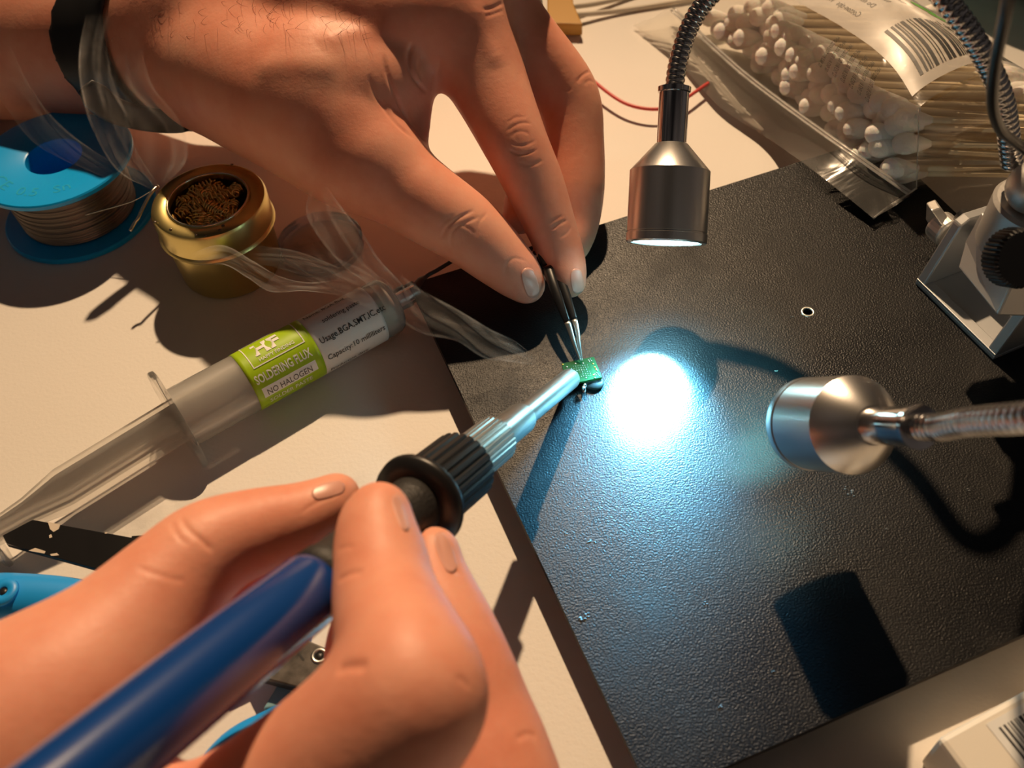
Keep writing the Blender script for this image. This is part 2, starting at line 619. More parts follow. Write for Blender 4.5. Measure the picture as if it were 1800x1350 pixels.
def surface_nets(D, lo, h):
    D = D.astype(np.float32)
    s = D < 0
    n = D.shape
    c = np.zeros((n[0] - 1, n[1] - 1, n[2] - 1), np.int8)
    for dx in (0, 1):
        for dy in (0, 1):
            for dz in (0, 1):
                c += s[dx:n[0] - 1 + dx, dy:n[1] - 1 + dy, dz:n[2] - 1 + dz]
    act = np.argwhere((c > 0) & (c < 8))
    idx = np.full(c.shape, -1, np.int64)
    idx[act[:, 0], act[:, 1], act[:, 2]] = np.arange(len(act))
    acc = np.zeros((len(act), 3)); cnt = np.zeros(len(act))
    corners = [(x, y, z) for x in (0, 1) for y in (0, 1) for z in (0, 1)]
    val = {cr: D[act[:, 0] + cr[0], act[:, 1] + cr[1], act[:, 2] + cr[2]] for cr in corners}
    for a in corners:
        for d in range(3):
            if a[d] == 0:
                b = list(a); b[d] = 1; b = tuple(b)
                va, vb = val[a], val[b]
                mk = (va < 0) != (vb < 0)
                t = np.where(mk, va / (va - vb + 1e-12), 0)
                p = np.zeros((len(act), 3)); p += a; p[:, d] += t
                acc[mk] += p[mk]; cnt[mk] += 1
    V = (act + acc / cnt[:, None]) * h + lo
    F = []
    for d in range(3):
        e, f = [(1, 2), (2, 0), (0, 1)][d]
        sa = [slice(1, -1)] * 3; sa[d] = slice(0, n[d] - 1)
        sb = [slice(1, -1)] * 3; sb[d] = slice(1, n[d])
        a = s[tuple(sa)]; b = s[tuple(sb)]
        ch = np.argwhere(a != b)
        off = np.ones(3, int); off[d] = 0
        g = ch + off
        inside = a[ch[:, 0], ch[:, 1], ch[:, 2]]
        def cell(oe, of):
            q = g.copy(); q[:, e] += oe; q[:, f] += of
            return idx[q[:, 0], q[:, 1], q[:, 2]]
        Q = np.stack([cell(-1, -1), cell(0, -1), cell(0, 0), cell(-1, 0)], 1)
        Q[~inside] = Q[~inside][:, ::-1]
        F.append(Q)
    F = np.vstack(F)
    F = F[(F >= 0).all(1)]
    return V, F


def relax(V, F, it=2, w=0.5):
    E = np.vstack([F[:, [0, 1]], F[:, [1, 2]], F[:, [2, 3]], F[:, [3, 0]]])
    for _ in range(it):
        S = np.zeros_like(V); N = np.zeros(len(V))
        np.add.at(S, E[:, 0], V[E[:, 1]]); np.add.at(N, E[:, 0], 1)
        np.add.at(S, E[:, 1], V[E[:, 0]]); np.add.at(N, E[:, 1], 1)
        V = V * (1 - w) + w * S / np.maximum(N, 1)[:, None]
    return V


def vnormals(V, F):
    n = np.cross(V[F[:, 2]] - V[F[:, 0]], V[F[:, 3]] - V[F[:, 1]])
    N = np.zeros_like(V)
    for i in range(4): np.add.at(N, F[:, i], n)
    return N / (np.linalg.norm(N, axis=1)[:, None] + 1e-12)


def subdivide(V, F):
    """one linear split of every quad"""
    E = np.vstack([F[:, [0, 1]], F[:, [1, 2]], F[:, [2, 3]], F[:, [3, 0]]])
    Es = np.sort(E, 1)
    key = Es[:, 0].astype(np.int64) * (len(V) + 1) + Es[:, 1]
    u, first, inv = np.unique(key, return_index=True, return_inverse=True)
    mid = V[Es[first]].mean(1)
    m_ = len(F)
    e = inv.reshape(4, m_) + len(V)
    fc = V[F].mean(1)
    c_ = len(V) + len(mid) + np.arange(m_)
    NV = np.vstack([V, mid, fc])
    NF = np.vstack([np.stack([F[:, 0], e[0], c_, e[3]], 1), np.stack([F[:, 1], e[1], c_, e[0]], 1),
                    np.stack([F[:, 2], e[2], c_, e[1]], 1), np.stack([F[:, 3], e[3], c_, e[2]], 1)])
    return NV, NF


def bvh(V, F): return BVHTree.FromPolygons([Vector(v) for v in V], [list(map(int, f)) for f in F])


def hit(tree, px, py):
    d = ray(px, py)
    r = tree.ray_cast(Vector(CAMP), Vector(norm(d)))
    if r[0] is None: return None, None
    nn = np.array(r[1]);
    if nn @ d > 0: nn = -nn
    return np.array(r[0]), nn


def creases(V, F, tree, lines, sub=True):
    """press skin folds (pixel polylines, depth, width in mm) into the surface; negative depth raises it"""
    N = vnormals(V, F)
    out = V.copy()
    for pts, dep, wid in lines:
        q = spline([(a, b) for a, b in pts], 26)
        h3 = [hit(tree, x, y)[0] for x, y in q]
        h3 = [x for x in h3 if x is not None]
        if len(h3) < 2: continue
        h3 = np.array(h3)
        lo, hi = h3.min(0) - 4 * wid, h3.max(0) + 4 * wid
        sel = np.where(((V > lo) & (V < hi)).all(1))[0]
        if not len(sel): continue
        best = np.full(len(sel), 1e9); tt = np.zeros(len(sel))
        for i in range(len(h3) - 1):
            a, b = h3[i], h3[i + 1]; ba = b - a
            if np.linalg.norm(ba) > 6: continue
            t = np.clip(((V[sel] - a) @ ba) / (ba @ ba + 1e-9), 0, 1)
            d = np.linalg.norm(V[sel] - a - t[:, None] * ba, axis=1)
            u_ = d < best
            tt[u_] = (i + t[u_]) / (len(h3) - 1)
            best = np.minimum(best, d)
        fade = np.clip(np.minimum(tt, 1 - tt) * 6, 0, 1)
        out[sel] -= N[sel] * (dep * fade * np.exp(-(best / wid) ** 2))[:, None]
    return out


def nail(tree, c, tip, hl, hw, parent, lift=0.14, name='fingernail', curl=0.0):
    """nail plate laid on the skin: centre, direction to the tip, half length and width in pixels"""
    c = np.array(c, float); t = norm(tip); s = np.array([-t[1], t[0]])
    nu, nv = 13, 13
    G = np.zeros((nu, nv, 3)); ok = True
    last = None
    Nn = np.zeros((nu, nv, 3))
    for i in range(nu):
        for j in range(nv):
            a = i / (nu - 1) * 2 - 1; b = j / (nv - 1) * 2 - 1
            # square to rounded square
            x = a * math.sqrt(1 - 0.40 * b * b); y = b * math.sqrt(1 - 0.36 * a * a)
            p = c + t * x * hl + s * y * hw
            h_, n_ = hit(tree, *p)
            if h_ is None or (last is not None and np.linalg.norm(h_ - last) > 5):
                k_ = 0.9
                while (h_ is None or (last is not None and np.linalg.norm(h_ - last) > 5)) and k_ > 0.1:
                    h_, n_ = hit(tree, *(c + t * x * hl * k_ + s * y * hw * k_)); k_ -= 0.1
                if h_ is None: return None
            last = h_
            G[i, j] = h_; Nn[i, j] = n_
    for _ in range(3):
        P_ = np.pad(Nn, ((1, 1), (1, 1), (0, 0)), 'edge')
        Nn = (P_[:-2, 1:-1] + P_[2:, 1:-1] + P_[1:-1, :-2] + P_[1:-1, 2:] + Nn) / 5
        P_ = np.pad(G, ((1, 1), (1, 1), (0, 0)), 'edge')
        A = (P_[:-2, 1:-1] + P_[2:, 1:-1] + P_[1:-1, :-2] + P_[1:-1, 2:] + G) / 5
        G[1:-1, 1:-1] = A[1:-1, 1:-1]
    Nn /= np.linalg.norm(Nn, axis=2)[..., None]
    G = G + Nn * lift
    return mesh(name, gridmesh(G, 0.45, Nn.reshape(-1, 3).mean(0)), M['nail'], parent)


def JZ(px, py, z, rpx):
    w = P(px, py, z)
    return (*w, rpx * depth(w) / FPX)


def JD(px, py, d, rpx):
    return (*PD(px, py, d), rpx * d / FPX)


# ------------------------------------------------------------------ the hand that holds the tweezers
wr_pts = [JZ(-330, 70, 22, 128), JZ(-60, 68, 30, 130), JZ(150, 70, 37, 128), JZ(330, 68, 43, 116), JZ(440, 66, 48, 114)]
allp = np.array(wr_pts + [JZ(1075, 330, 20, 50), JZ(930, 530, 14, 20), JZ(880, -60, 72, 95)])
g = SDF(allp[:, :3].min(0) - 24, allp[:, :3].max(0) + [20, 24, 20], 0.85)
D = g.new()
g.chain(D, wr_pts, 4)
g.chain(D, [JZ(330, 10, 48, 105), JZ(600, -70, 66, 105), JZ(880, -75, 72, 82)], 8)
g.chain(D, [JZ(330, 50, 45, 128), JZ(560, 45, 58, 122), JZ(780, 30, 64, 96)], 8)
g.chain(D, [JZ(330, 96, 42, 96), JZ(480, 172, 46, 88), JZ(600, 250, 44, 84), JZ(665, 290, 42, 78)], 8)
g.chain(D, [JZ(330, 35, 48, 118), JZ(450, -5, 58, 118), JZ(620, -10, 66, 112)], 8)
g.chain(D, [JZ(420, 115, 50, 104), JZ(540, 178, 51, 98), JZ(610, 205, 49, 84)], 8)
g.chain(D, [JZ(560, 140, 56, 92), JZ(655, 150, 54, 66), JZ(700, 140, 54, 48)], 7)
g.chain(D, [JZ(715, 100, 54, 26), JZ(728, 160, 50, 19), JZ(735, 215, 47, 12), JZ(728, 262, 43, 12)], 3)
palm = D
fingers = []
Ft = g.new()   # thumb
g.chain(Ft, [JZ(640, 278, 43, 80), JZ(740, 350, 36, 70), JZ(818, 402, 30, 61), JZ(872, 448, 24.5, 52), JZ(912, 486, 20.5, 41), JZ(927, 503, 18.5, 31)], 1.0)
fingers.append((Ft, 4))
Fi = g.new()   # index finger
g.chain(Fi, [JZ(800, 25, 64, 92), JZ(855, 140, 53, 69), JZ(903, 245, 44, 56), JZ(940, 325, 35, 50), JZ(968, 398, 27, 43), JZ(990, 455, 21, 37), JZ(1002, 495, 18, 29)], 1.0)
fingers.append((Fi, 5))
Fm = g.new()   # middle finger
g.chain(Fm, [JZ(770, -90, 72, 84), JZ(856, 5, 62, 72), JZ(922, 78, 52, 63), JZ(993, 168, 40, 57), JZ(1008, 250, 31, 52), JZ(1012, 330, 23, 49), JZ(1010, 390, 17, 42), JZ(1006, 430, 14.5, 32)], 1.0)
fingers.append((Fm, 5))
Fr = g.new()   # ring finger, seen between the two
g.chain(Fr, [JZ(800, -80, 60, 78), JZ(900, 60, 42, 56), JZ(945, 190, 28, 45), JZ(935, 300, 19, 40), JZ(915, 380, 15, 32)], 1.0)
fingers.append((Fr, 5))
body = palm
hull = None
for f_, k_ in fingers:
    u_ = smin(palm, f_, k_)
    hull = u_ if hull is None else smin(hull, u_, 0.5)
FAR_SDF = (g, hull)
V, F = surface_nets(hull, g.lo, g.h)
V = relax(V, F, 3, 0.5)
V, F = subdivide(V, F)
V = relax(V, F, 2, 0.4)
tree = bvh(V, F)
V = creases(V, F, tree, [
    # thumb knuckle folds
    ([(776, 420), (784, 402), (802, 386), (835, 368)], .26, .42), ([(796, 440), (792, 420), (800, 402), (822, 390), (846, 380)], .2, .45),
    ([(858, 372), (842, 392), (836, 420)], .14, .4), ([(812, 396), (826, 402), (834, 412)], .16, .4), ([(770, 404), (782, 390), (800, 376)], .12, .4),
    # index knuckle folds
    ([(890, 232), (902, 222), (918, 216), (936, 218)], .14, .34), ([(892, 262), (908, 270), (926, 270), (946, 262)], .2, .34),
    ([(896, 242), (908, 232), (922, 232), (934, 238)], .10, .34), ([(896, 250), (914, 256), (932, 252), (944, 244)], .14, .34), ([(908, 286), (934, 290), (956, 280)], .14, .36),
    ([(904, 226), (906, 240), (914, 254)], .08, .3), ([(890, 216), (908, 206), (926, 206)], .10, .34), ([(924, 226), (930, 242), (926, 256)], .08, .3),
    ([(968, 404), (982, 394), (998, 386)], .18, .4), ([(962, 394), (976, 386), (992, 378)], .1, .4), ([(985, 418), (998, 408), (1004, 396)], .1, .4),
    # web folds at the thumb root
    ([(726, 72), (719, 98), (722, 126), (738, 150), (752, 164)], .75, .6), ([(675, 95), (684, 140), (706, 190), (734, 232), (748, 250)], .6, .6),
    ([(648, 130), (660, 165), (690, 210), (728, 246)], .3, .7), ([(775, 100), (768, 130), (757, 160)], .3, .6), ([(742, 96), (736, 120), (744, 146)], .3, .6),
    # middle knuckle
    ([(1014, 146), (1022, 134), (1036, 126), (1044, 130)], .2, .4), ([(984, 148), (990, 156), (1004, 158)], .16, .4), ([(1026, 148), (1036, 142), (1046, 146)], .12, .4),
    # nail beds, tendon ridges
    ([(888, 486), (890, 466), (904, 454), (928, 460)], .14, .4),
    ([(560, 80), (600, 60), (650, 55), (700, 60)], -.6, 3.0), ([(840, 0), (850, 60), (880, 120)], -.4, 2.5), ([(440, 120), (520, 110), (600, 120)], -.5, 3.5),
    ([(846, 18), (866, 14), (886, 4)], .25, .6), ([(850, 30), (868, 24), (886, 18)], .18, .5),
])
hand = mesh('hand', (V, F), M['skin'], loc=(*P(700, 200, 0)[:2], 0))
tag(hand, 'bare hand and wrist reaching in above the tin, thumb and finger pinching the tweezers', 'hand')
tree = bvh(V, F)
nail(tree, (932, 497), (0.28, 1), 27, 13, hand)
nail(tree, (1014, 494), (0.12, 1), 22, 11, hand)
# a few fine hairs on the back of the hand and wrist
rng = random.Random(11)
hair = []
for k in range(95):
    px, py = rng.uniform(180, 640), rng.uniform(2, 70)
    h_, n_ = hit(tree, px, py)
    if h_ is None: continue
    t_ = norm(np.array([rng.uniform(.2, 1), rng.uniform(-.7, .2), rng.uniform(-.2, .2)]) + n_ * 0.5)
    L_ = rng.uniform(2.2, 5)
    pts = [h_, h_ + t_ * L_ * .5 + n_ * .2, h_ + t_ * L_ - n_ * .1]
    hair.append(tube(spline(pts, 5), [.035, .035, .03, .02, .008], 4))
tag(mesh('arm_hair', merge(*hair), M['hair'], hand), kind='stuff')

# ------------------------------------------------------------------ wristband around the same wrist
g2, hu = FAR_SDF
band_c = np.array(JZ(290, 80, 42, 0)[:3])
band_ax = norm(np.array(JZ(330, 75, 43, 1)[:3]) - np.array(JZ(-60, 68, 30, 1)[:3]))
band_ax = norm(band_ax + norm(PD(300, 50, 250) - PD(300, 50, 280)) * 1.35)
X = g2.ax[0][:, None, None]; Y = g2.ax[1][None, :, None]; Z = g2.ax[2][None, None, :]
pl = (X - band_c[0]) * band_ax[0] + (Y - band_c[1]) * band_ax[1] + (Z - band_c[2]) * band_ax[2]
shell = np.maximum(np.abs(hu - 1.6) - 1.1, np.abs(pl) - 8.5)
shell = shell + 0 * hu
Vb, Fb = surface_nets(shell, g2.lo, g2.h)
Vb = relax(Vb, Fb, 14, 0.5)
band = thing('wristband', band_c, 'black silicone wristband around the wrist above the blue spool', 'wristband')
mesh('strap', (Vb, Fb), M['strap'], band)
tl = spline([P(150, 150, 52), P(190, 188, 44), P(240, 206, 38), P(300, 214, 34), P(345, 210, 32), P(368, 203, 32)], 40)
mesh('strap_tail', tube(tl, np.interp(np.arange(40), [0, 4, 30, 39], [2.5, 4.2, 3.6, 2.2]), 16, (.28, (0, -.6, .8))), M['strap'], band)
q0, q1 = np.array(JZ(325, 200, 28, 0)[:3]), np.array(JZ(372, 208, 26, 0)[:3])
eb = norm(q1 - q0); fb = norm(np.cross(eb, ray(350, 200))); hb = np.cross(eb, fb)
mesh('buckle', merge(box(q0 - fb * 3, eb, fb, hb, 9, 1.4, 2), box(q0 + fb * 2.5, eb, fb, hb, 9, 1.4, 2), box(q0 + eb * 7.5 - fb * 3, eb, fb, hb, 1.6, 7, 2)),
     M['chrome'], band, smooth=False, bevel=.4, label='small metal buckle')
p_ = P(128, 1, 64)

# ------------------------------------------------------------------ soldering iron
tip0 = P(1009, 660, 12.9)
n0_ = P(850, 789, 36)
ax_i = norm(n0_ - tip0)


def along(px, py):
    """distance along the iron axis of the axis point nearest a pixel"""
    ks = np.arange(-5, 260, 0.25)
    q = tip0 + ax_i * ks[:, None]
    v = (q - CAMP) @ ROT
    x = CX + FPX * v[:, 0] / -v[:, 2]; y = CY - FPX * v[:, 1] / -v[:, 2]
    return float(ks[np.argmin((x - px) ** 2 + (y - py) ** 2)])


iron = thing('soldering_iron', tip0, 'soldering iron with long blue handle held by the lower hand, steel tip on the chip', 'soldering iron')
s1, s2, s3, s4 = along(915, 735), along(872, 772), along(812, 815), along(735, 868)
s5, s6, s7 = along(715, 885), along(576, 996), along(548, 1020)
e_tip = [(0.5, 0.15), (1.0, 0.7), (2.5, 2.6)]
mesh('tip', lathe([(0.3, 0.0), (2.0, 1.2), (2.6, 2.3), (2.75, 3.2), (2.75, s1 + 1)], tip0, ax_i, 40), M['steel'], iron, smooth='auto', label='polished steel soldering tip')
mesh('sleeve', lathe([(2.9, s1 - 1), (3.6, s1 - .6), (3.75, s1), (3.75, s2 + 3)], tip0, ax_i, 40), M['steel'], iron, smooth='auto')


def knurl(s_a, s_b, r, n_, amp, taper=0.6):
    prof, V, F = [(s_a, r - taper), (s_a + .5, r), (s_b - .5, r), (s_b, r - taper)], [], []
    u, v, a = frame_of(ax_i)
    sg = n_ * 4
    for s_, r_ in prof:
        for k in range(sg):
            t = 2 * math.pi * k / sg
            rr = r_ - (amp if k % 4 in (0,) else 0)
            V.append(tip0 + a * s_ + (u * math.cos(t) + v * math.sin(t)) * rr)
    for i in range(3):
        for k in range(sg):
            l = (k + 1) % sg
            F.append([i * sg + k, i * sg + l, (i + 1) * sg + l, (i + 1) * sg + k])
    F.append(list(range(sg))[::-1]); F.append([3 * sg + k for k in range(sg)])
    return V, F


mesh('nut', knurl(s2, s3 - 1.4, 5.3, 30, 0.28, 0.5), M['steel'], iron, smooth=False, label='knurled steel nut')
mesh('thread', lathe([(4.6, s3 - 2.0), (5.0, s3 - 1.6), (4.5, s3 - 1.0), (5.2, s3 - .4), (4.7, s3 + .4), (5.8, s3 + .9), (5.2, s3 + 2)], tip0, ax_i, 40), M['blackplastic'], iron)
mesh('collar', knurl(s3 + 0.2, s4, 7.6, 26, 0.45, 0.9), M['blackplastic'], iron, smooth=False, label='ribbed black plastic collar')
mesh('flange', lathe([(7.6, s4 - .4), (9.3, s4 + .1), (9.7, s4 + .8), (9.4, s4 + 2.2), (6.2, s4 + 2.8)], tip0, ax_i, 56), M['blackplastic'], iron)
mesh('grip', lathe([(6.0, s4 + 2), (5.5, s4 + 5), (5.3, s5 + 6), (5.5, s6), (5.9, s6 + 1.2), (6.0, s7 + .6)], tip0, ax_i, 44), M['blackfoam'], iron, label='rough black foam grip')
mesh('handle', lathe([(5.0, s7 - .6), (5.9, s7), (6.25, s7 + 2), (6.35, s7 + 20), (6.3, s7 + 60), (6.1, s7 + 85), (5.0, s7 + 88)], tip0, ax_i, 56), M['bluehandle'], iron, label='glossy blue plastic handle')


def AX(px, py):
    return tip0 + ax_i * along(px, py)


# ------------------------------------------------------------------ the hand that holds the iron
def dax(px, py): return depth(AX(px, py))


pts_all = np.array([JD(560, 850, 178, 60), JD(1000, 1400, 160, 60), JD(-120, 1500, 150, 60), JD(-250, 1350, 160, 50), JD(700, 1500, 135, 60), JD(740, 1220, 131, 60)])
g = SDF(pts_all[:, :3].min(0) - 14, pts_all[:, :3].max(0) + 14, 0.7)
Tm = g.new()   # thumb along the left of the grip
d_t = dax(600, 975)
g.chain(Tm, [JD(-240, 1560, 158, 300), JD(-60, 1400, 158, 250), JD(80, 1270, 160, 190), JD(205, 1145, 166, 132), JD(300, 1030, 172, 95), JD(368, 966, 176, 82), JD(450, 934, 180, 70),
             JD(530, 910, 183, 57), JD(580, 886, 185, 47), JD(594, 872, 186, 40)], 1.5)
g.chain(Tm, [JD(60, 1330, 176, 150), JD(200, 1205, 180, 108), JD(340, 1098, 189, 74), JD(470, 1020, 195, 48), JD(560, 950, 197, 34)], 4)
Ix = g.new()   # index finger over the grip
g.chain(Ix, [JD(668, 898, 168, 50), JD(661, 925, 167, 61), JD(668, 985, 163, 76), JD(676, 1045, 158, 84), JD(692, 1105, 152, 97), JD(712, 1165, 146, 112), JD(728, 1222, 142, 112),
             ], 1.5)
g.chain(Ix, [JD(728, 1222, 142, 112), JD(655, 1300, 144, 122), JD(560, 1400, 149, 140), JD(420, 1520, 156, 160)], 5)
Md = g.new()   # middle finger under the grip
g.chain(Md, [JD(764, 968, 183, 42), JD(758, 1000, 182, 54), JD(772, 1060, 179, 68), JD(796, 1120, 176, 76), JD(822, 1190, 173, 82), JD(845, 1262, 171, 88), JD(868, 1340, 168, 98), JD(860, 1450, 165, 120),
             JD(640, 1600, 162, 170)], 1.5)
Rg = g.new()   # ring finger curled behind
g.chain(Rg, [JD(628, 1075, 192, 34), JD(618, 1150, 190, 44), JD(640, 1230, 186, 56), JD(700, 1340, 182, 70), JD(660, 1500, 176, 110)], 1.5)
Pm = g.new()   # palm below the frame joins them
g.chain(Pm, [JD(-120, 1560, 160, 240), JD(200, 1640, 160, 230), JD(560, 1660, 160, 230)], 10)
hull = smin(Pm, Tm, 8)
hull = smin(hull, smin(Pm, Ix, 8), .4)
hull = smin(hull, smin(Pm, Md, 8), .4)
hull = smin(hull, smin(Pm, Rg, 8), .4)
# the flesh gives way where it meets the iron: keep clear of the grip and handle
X = g.ax[0][:, None, None] - tip0[0]; Y = g.ax[1][None, :, None] - tip0[1]; Z = g.ax[2][None, None, :] - tip0[2]
sa = X * ax_i[0] + Y * ax_i[1] + Z * ax_i[2]
rad = np.sqrt(np.maximum(X * X + Y * Y + Z * Z - sa * sa, 0))
rr = np.interp(sa.ravel(), [s4 - 2, s4 - 1, s4 + 3, s4 + 3.5, s7 - 1, s7 + 1, s7 + 95], [9.8, 9.8, 9.6, 5.7, 5.7, 6.35, 6.35]).reshape(sa.shape)
clear = rad - (rr + 0.05)
cl = np.where(sa > s4 - 3, -clear, -60.0)
hull = np.maximum(hull, cl)
V, F = surface_nets(hull, g.lo, g.h)
V = relax(V, F, 3, 0.5)
V, F = subdivide(V, F)
V = relax(V, F, 2, 0.4)
tree = bvh(V, F)
V = creases(V, F, tree, [
    ([(316, 905), (330, 930), (356, 952), (376, 972)], .22, .5), ([(238, 995), (270, 1008), (330, 1024)], .12, .5), ([(300, 915), (312, 940), (332, 960)], .12, .5),
    ([(592, 1022), (612, 1010), (640, 1004)], .22, .6), ([(590, 1180), (612, 1172), (648, 1170)], .35, .8), ([(592, 968), (606, 962), (624, 962)], .1, .5),
    ([(528, 905), (552, 886), (600, 866)], .12, .4), ([(800, 1192), (814, 1196), (826, 1212)], .14, .5),
    ([(905, 1300), (930, 1290), (945, 1300)], .15, .5), ([(770, 935), (782, 985), (812, 1012)], .18, .45),
])
ihand = mesh('hand', (V, F), M['skin'], loc=(*P(300, 1200, 0)[:2], 0))
tag(ihand, 'bare hand gripping the soldering iron by its black grip in front of the syringe', 'hand')
tree = bvh(V, F)
nail(tree, (577, 862), (1, -0.28), 30, 13, ihand, 0.12)
nail(tree, (704, 902), (-0.35, -1), 34, 9, ihand, 0.12)
nail(tree, (783, 972), (-0.40, -1), 38, 13, ihand, 0.15)

# ------------------------------------------------------------------ tweezers
tw = thing('tweezers', P(1022, 634, 12.5), 'fine black tweezers with bare steel points pinched over the chip', 'tweezers')
tA = [P(1021, 634, 12.9), P(1010, 606, 15.5), P(1001, 577, 17.5), P(990, 548, 19.5), P(974, 505, 21.5), P(962, 470, 22.5)]
tB = [P(1023, 634, 12.9), P(1018, 606, 15.0), P(1013, 575, 16.8), P(1004, 545, 18.2), P(988, 500, 20.0), P(972, 462, 21.5)]
up_ = norm(CAMP - P(1000, 560, 18))
for q in (tA, tB):
    s_ = spline(q, 40)
    w_ = np.interp(np.arange(40), [0, 6, 14, 24, 39], [0.24, 0.5, 0.82, 1.25, 1.5])
    cut = 16
    arm_ = mesh('arm', tube(s_[cut - 1:], w_[cut - 1:] * 1.0, 14, (0.42, up_)), M['blackpaint'], tw)
    mesh('point', tube(s_[:cut], w_[:cut] * 0.98, 14, (0.55, up_)), M['steel'], arm_, label='bare steel point')
mesh('joint', tube(spline([P(966, 465, 22), P(945, 405, 27), P(925, 330, 32)], 20), np.linspace(2.1, 2.6, 20), 12, (0.5, up_)), M['blackpaint'], tw)

# ------------------------------------------------------------------ the chip
cz = 12.3
c00, c10, c11, c01 = P(987, 639, cz), P(1044, 627, cz), P(1058, 663, cz - .3), P(998, 676, cz - .3)
chip = thing('circuit_chip', P(1022, 652, BZ), 'tiny green circuit chip with rows of solder dots held between tweezers and iron', 'chip')
PC = lambda u, v: (c00 * (1 - u) + c10 * u) * (1 - v) + (c01 * (1 - u) + c11 * u) * v
mesh('substrate', prism([c00, c10, c11, c01], (0, 0, -0.7)), M['pcb'], chip, smooth=False)
mesh('die', merge(prism([PC(.46, .6) - [0, 0, .7], PC(.95, .4) - [0, 0, .7], PC(.98, 1.05) - [0, 0, .7], PC(.52, 1.08) - [0, 0, .7]], (0, 0, -1.2)),
                  ellipsoid(PC(.76, 1.02) - [0, 0, 1.7], (2.7, 2.1, .9), None, 20, 12)), M['chipblack'], chip)
dots, golds = [], []
for i in range(8):
    for j in range(6):
        if (i * 7 + j * 3) % 11 == 0: continue
        dots.append(ellipsoid(PC(.24 + i * .068, .24 + j * .10 + i * .012) + [0, 0, .05], (.13, .13, .1), None, 8, 5))
for u, v in ((.80, .10), (.86, .08), (.82, .18), (.88, .16), (.84, .78), (.90, .76), (.86, .86), (.92, .84), (.95, .92), (.93, .55), (.94, .66)):
    dots.append(ellipsoid(PC(u, v) + [0, 0, .05], (.19, .19, .12), None, 8, 5))
for u, v in ((.12, .22), (.40, .14), (.56, .88), (.80, .96), (.62, .2)):
    dots.append(ellipsoid(PC(u, v) + [0, 0, .05], (.26, .24, .12), None, 10, 6))
for u, v in ((.03, .06), (.90, .32), (.91, .48), (.80, .82), (.92, .60)):
    golds.append(ellipsoid(PC(u, v) + [0, 0, .05], (.26, .22, .1), None, 10, 6))
mesh('solder_pads', merge(*dots), M['pad'], chip)
mesh('gold_pads', merge(*golds), M['goldpad'], chip)
fl = P(1026, 684, 11.0)
mesh('solder_blob', merge(ellipsoid(fl, (.7, 1.4, .9), None, 16, 10), ellipsoid(fl + [.4, .8, .4], (.55, .8, .6), None, 14, 8)), mat('molten_solder', (.7, .75, .75), .12, 1.0), chip)


# ------------------------------------------------------------------ LED lamps on goosenecks
def gooseneck(path, r, pitch=1.25):
    L = np.linalg.norm(np.diff(path, axis=0), axis=1).sum()
    n_ = int(L / pitch)
    prof = [.91, .985, 1.02, 1.03, 1.02, .985]
    p = spline(path, n_ * 6 + 1)
    rad_ = [r * prof[i % 6] for i in range(len(p))]
    return tube(p, rad_, 18)


def led_head(parent, ap, a, R=8.1, L=21.0, lc=6.4, lf=12.0):
    """ap: centre of the open end, a: unit vector from the open end back along the barrel"""
    k = R / 8.1
    mesh('barrel', lathe([(7.0 * k, .9), (7.15 * k, 0), (8.0 * k, 0), (8.2 * k, .35), (8.2 * k, 2.3), (7.95 * k, 2.45), (7.95 * k, 2.7), (R, 2.85), (R, L - .3), (R - .25, L),
                          (3.3 * k, L + lc - .1), (3.0 * k, L + lc), (2.9 * k, L + lc - .4)], ap, a, 72), M['brushed'], parent, smooth='auto')
    mesh('ferrule', lathe([(2.9 * k, L + lc - .6), (3.0 * k, L + lc), (3.0 * k, L + lc + lf), (3.3 * k, L + lc + lf + .2), (3.35 * k, L + lc + lf + 1.4), (2.4 * k, L + lc + lf + 1.6)], ap, a, 40), M['chrome'], parent, smooth='auto')
    mesh('lens', lathe([(.01, 1.0), (6.95 * k, 1.0), (6.95 * k, .5), (6.0 * k, .12), (.01, .05)], ap, a, 48), M['led'], parent)


T1 = P(1157, 690, BZ)
ap1 = PD(1171, 428, 251)
a1 = norm(ap1 - T1)
R1 = 10.1
lamp1 = thing('gooseneck_lamp', (ap1[0], ap1[1], BZ), 'upright silver gooseneck LED lamp beside the fingers, its lit lens facing down to the plate', 'lamp')
led_head(lamp1, ap1, a1, R1, 18.4, 6.6, 12.5)
top1 = ap1 + a1 * 38.6
path1 = [top1, PD(1189, 125, 248), PD(1197, 90, 247.5), PD(1211, 50, 246.5), PD(1233, 12, 245), PD(1264, -22, 243), PD(1335, -85, 238), PD(1430, -150, 228), PD(1560, -115, 215), PD(1650, -15, 205),
         PD(1716, 75, 206), PD(1762, 175, 214), PD(1779, 290, 226)]
mesh('gooseneck', gooseneck(path1, 2.4, 1.5), M['neck'], lamp1, label='dark chrome flexible neck')
sp1 = add_light('led_spot', 'SPOT', ap1 - a1 * 0.6, 0.30, (0.25, 0.75, 1.0), 5.5, T1, 125, 1.0)
sp1m = add_light('led_halo_spot', 'SPOT', ap1 - a1 * 0.6, 12.0, (0.14, 0.55, 0.85), 5.5, P(1132, 765, BZ), 64, 1.0)
sp1b = add_light('led_core_spot', 'SPOT', ap1 - a1 * 0.6, 16.0, (0.42, 0.95, 1.0), 3, P(1141, 684, BZ), 31, 0.75)

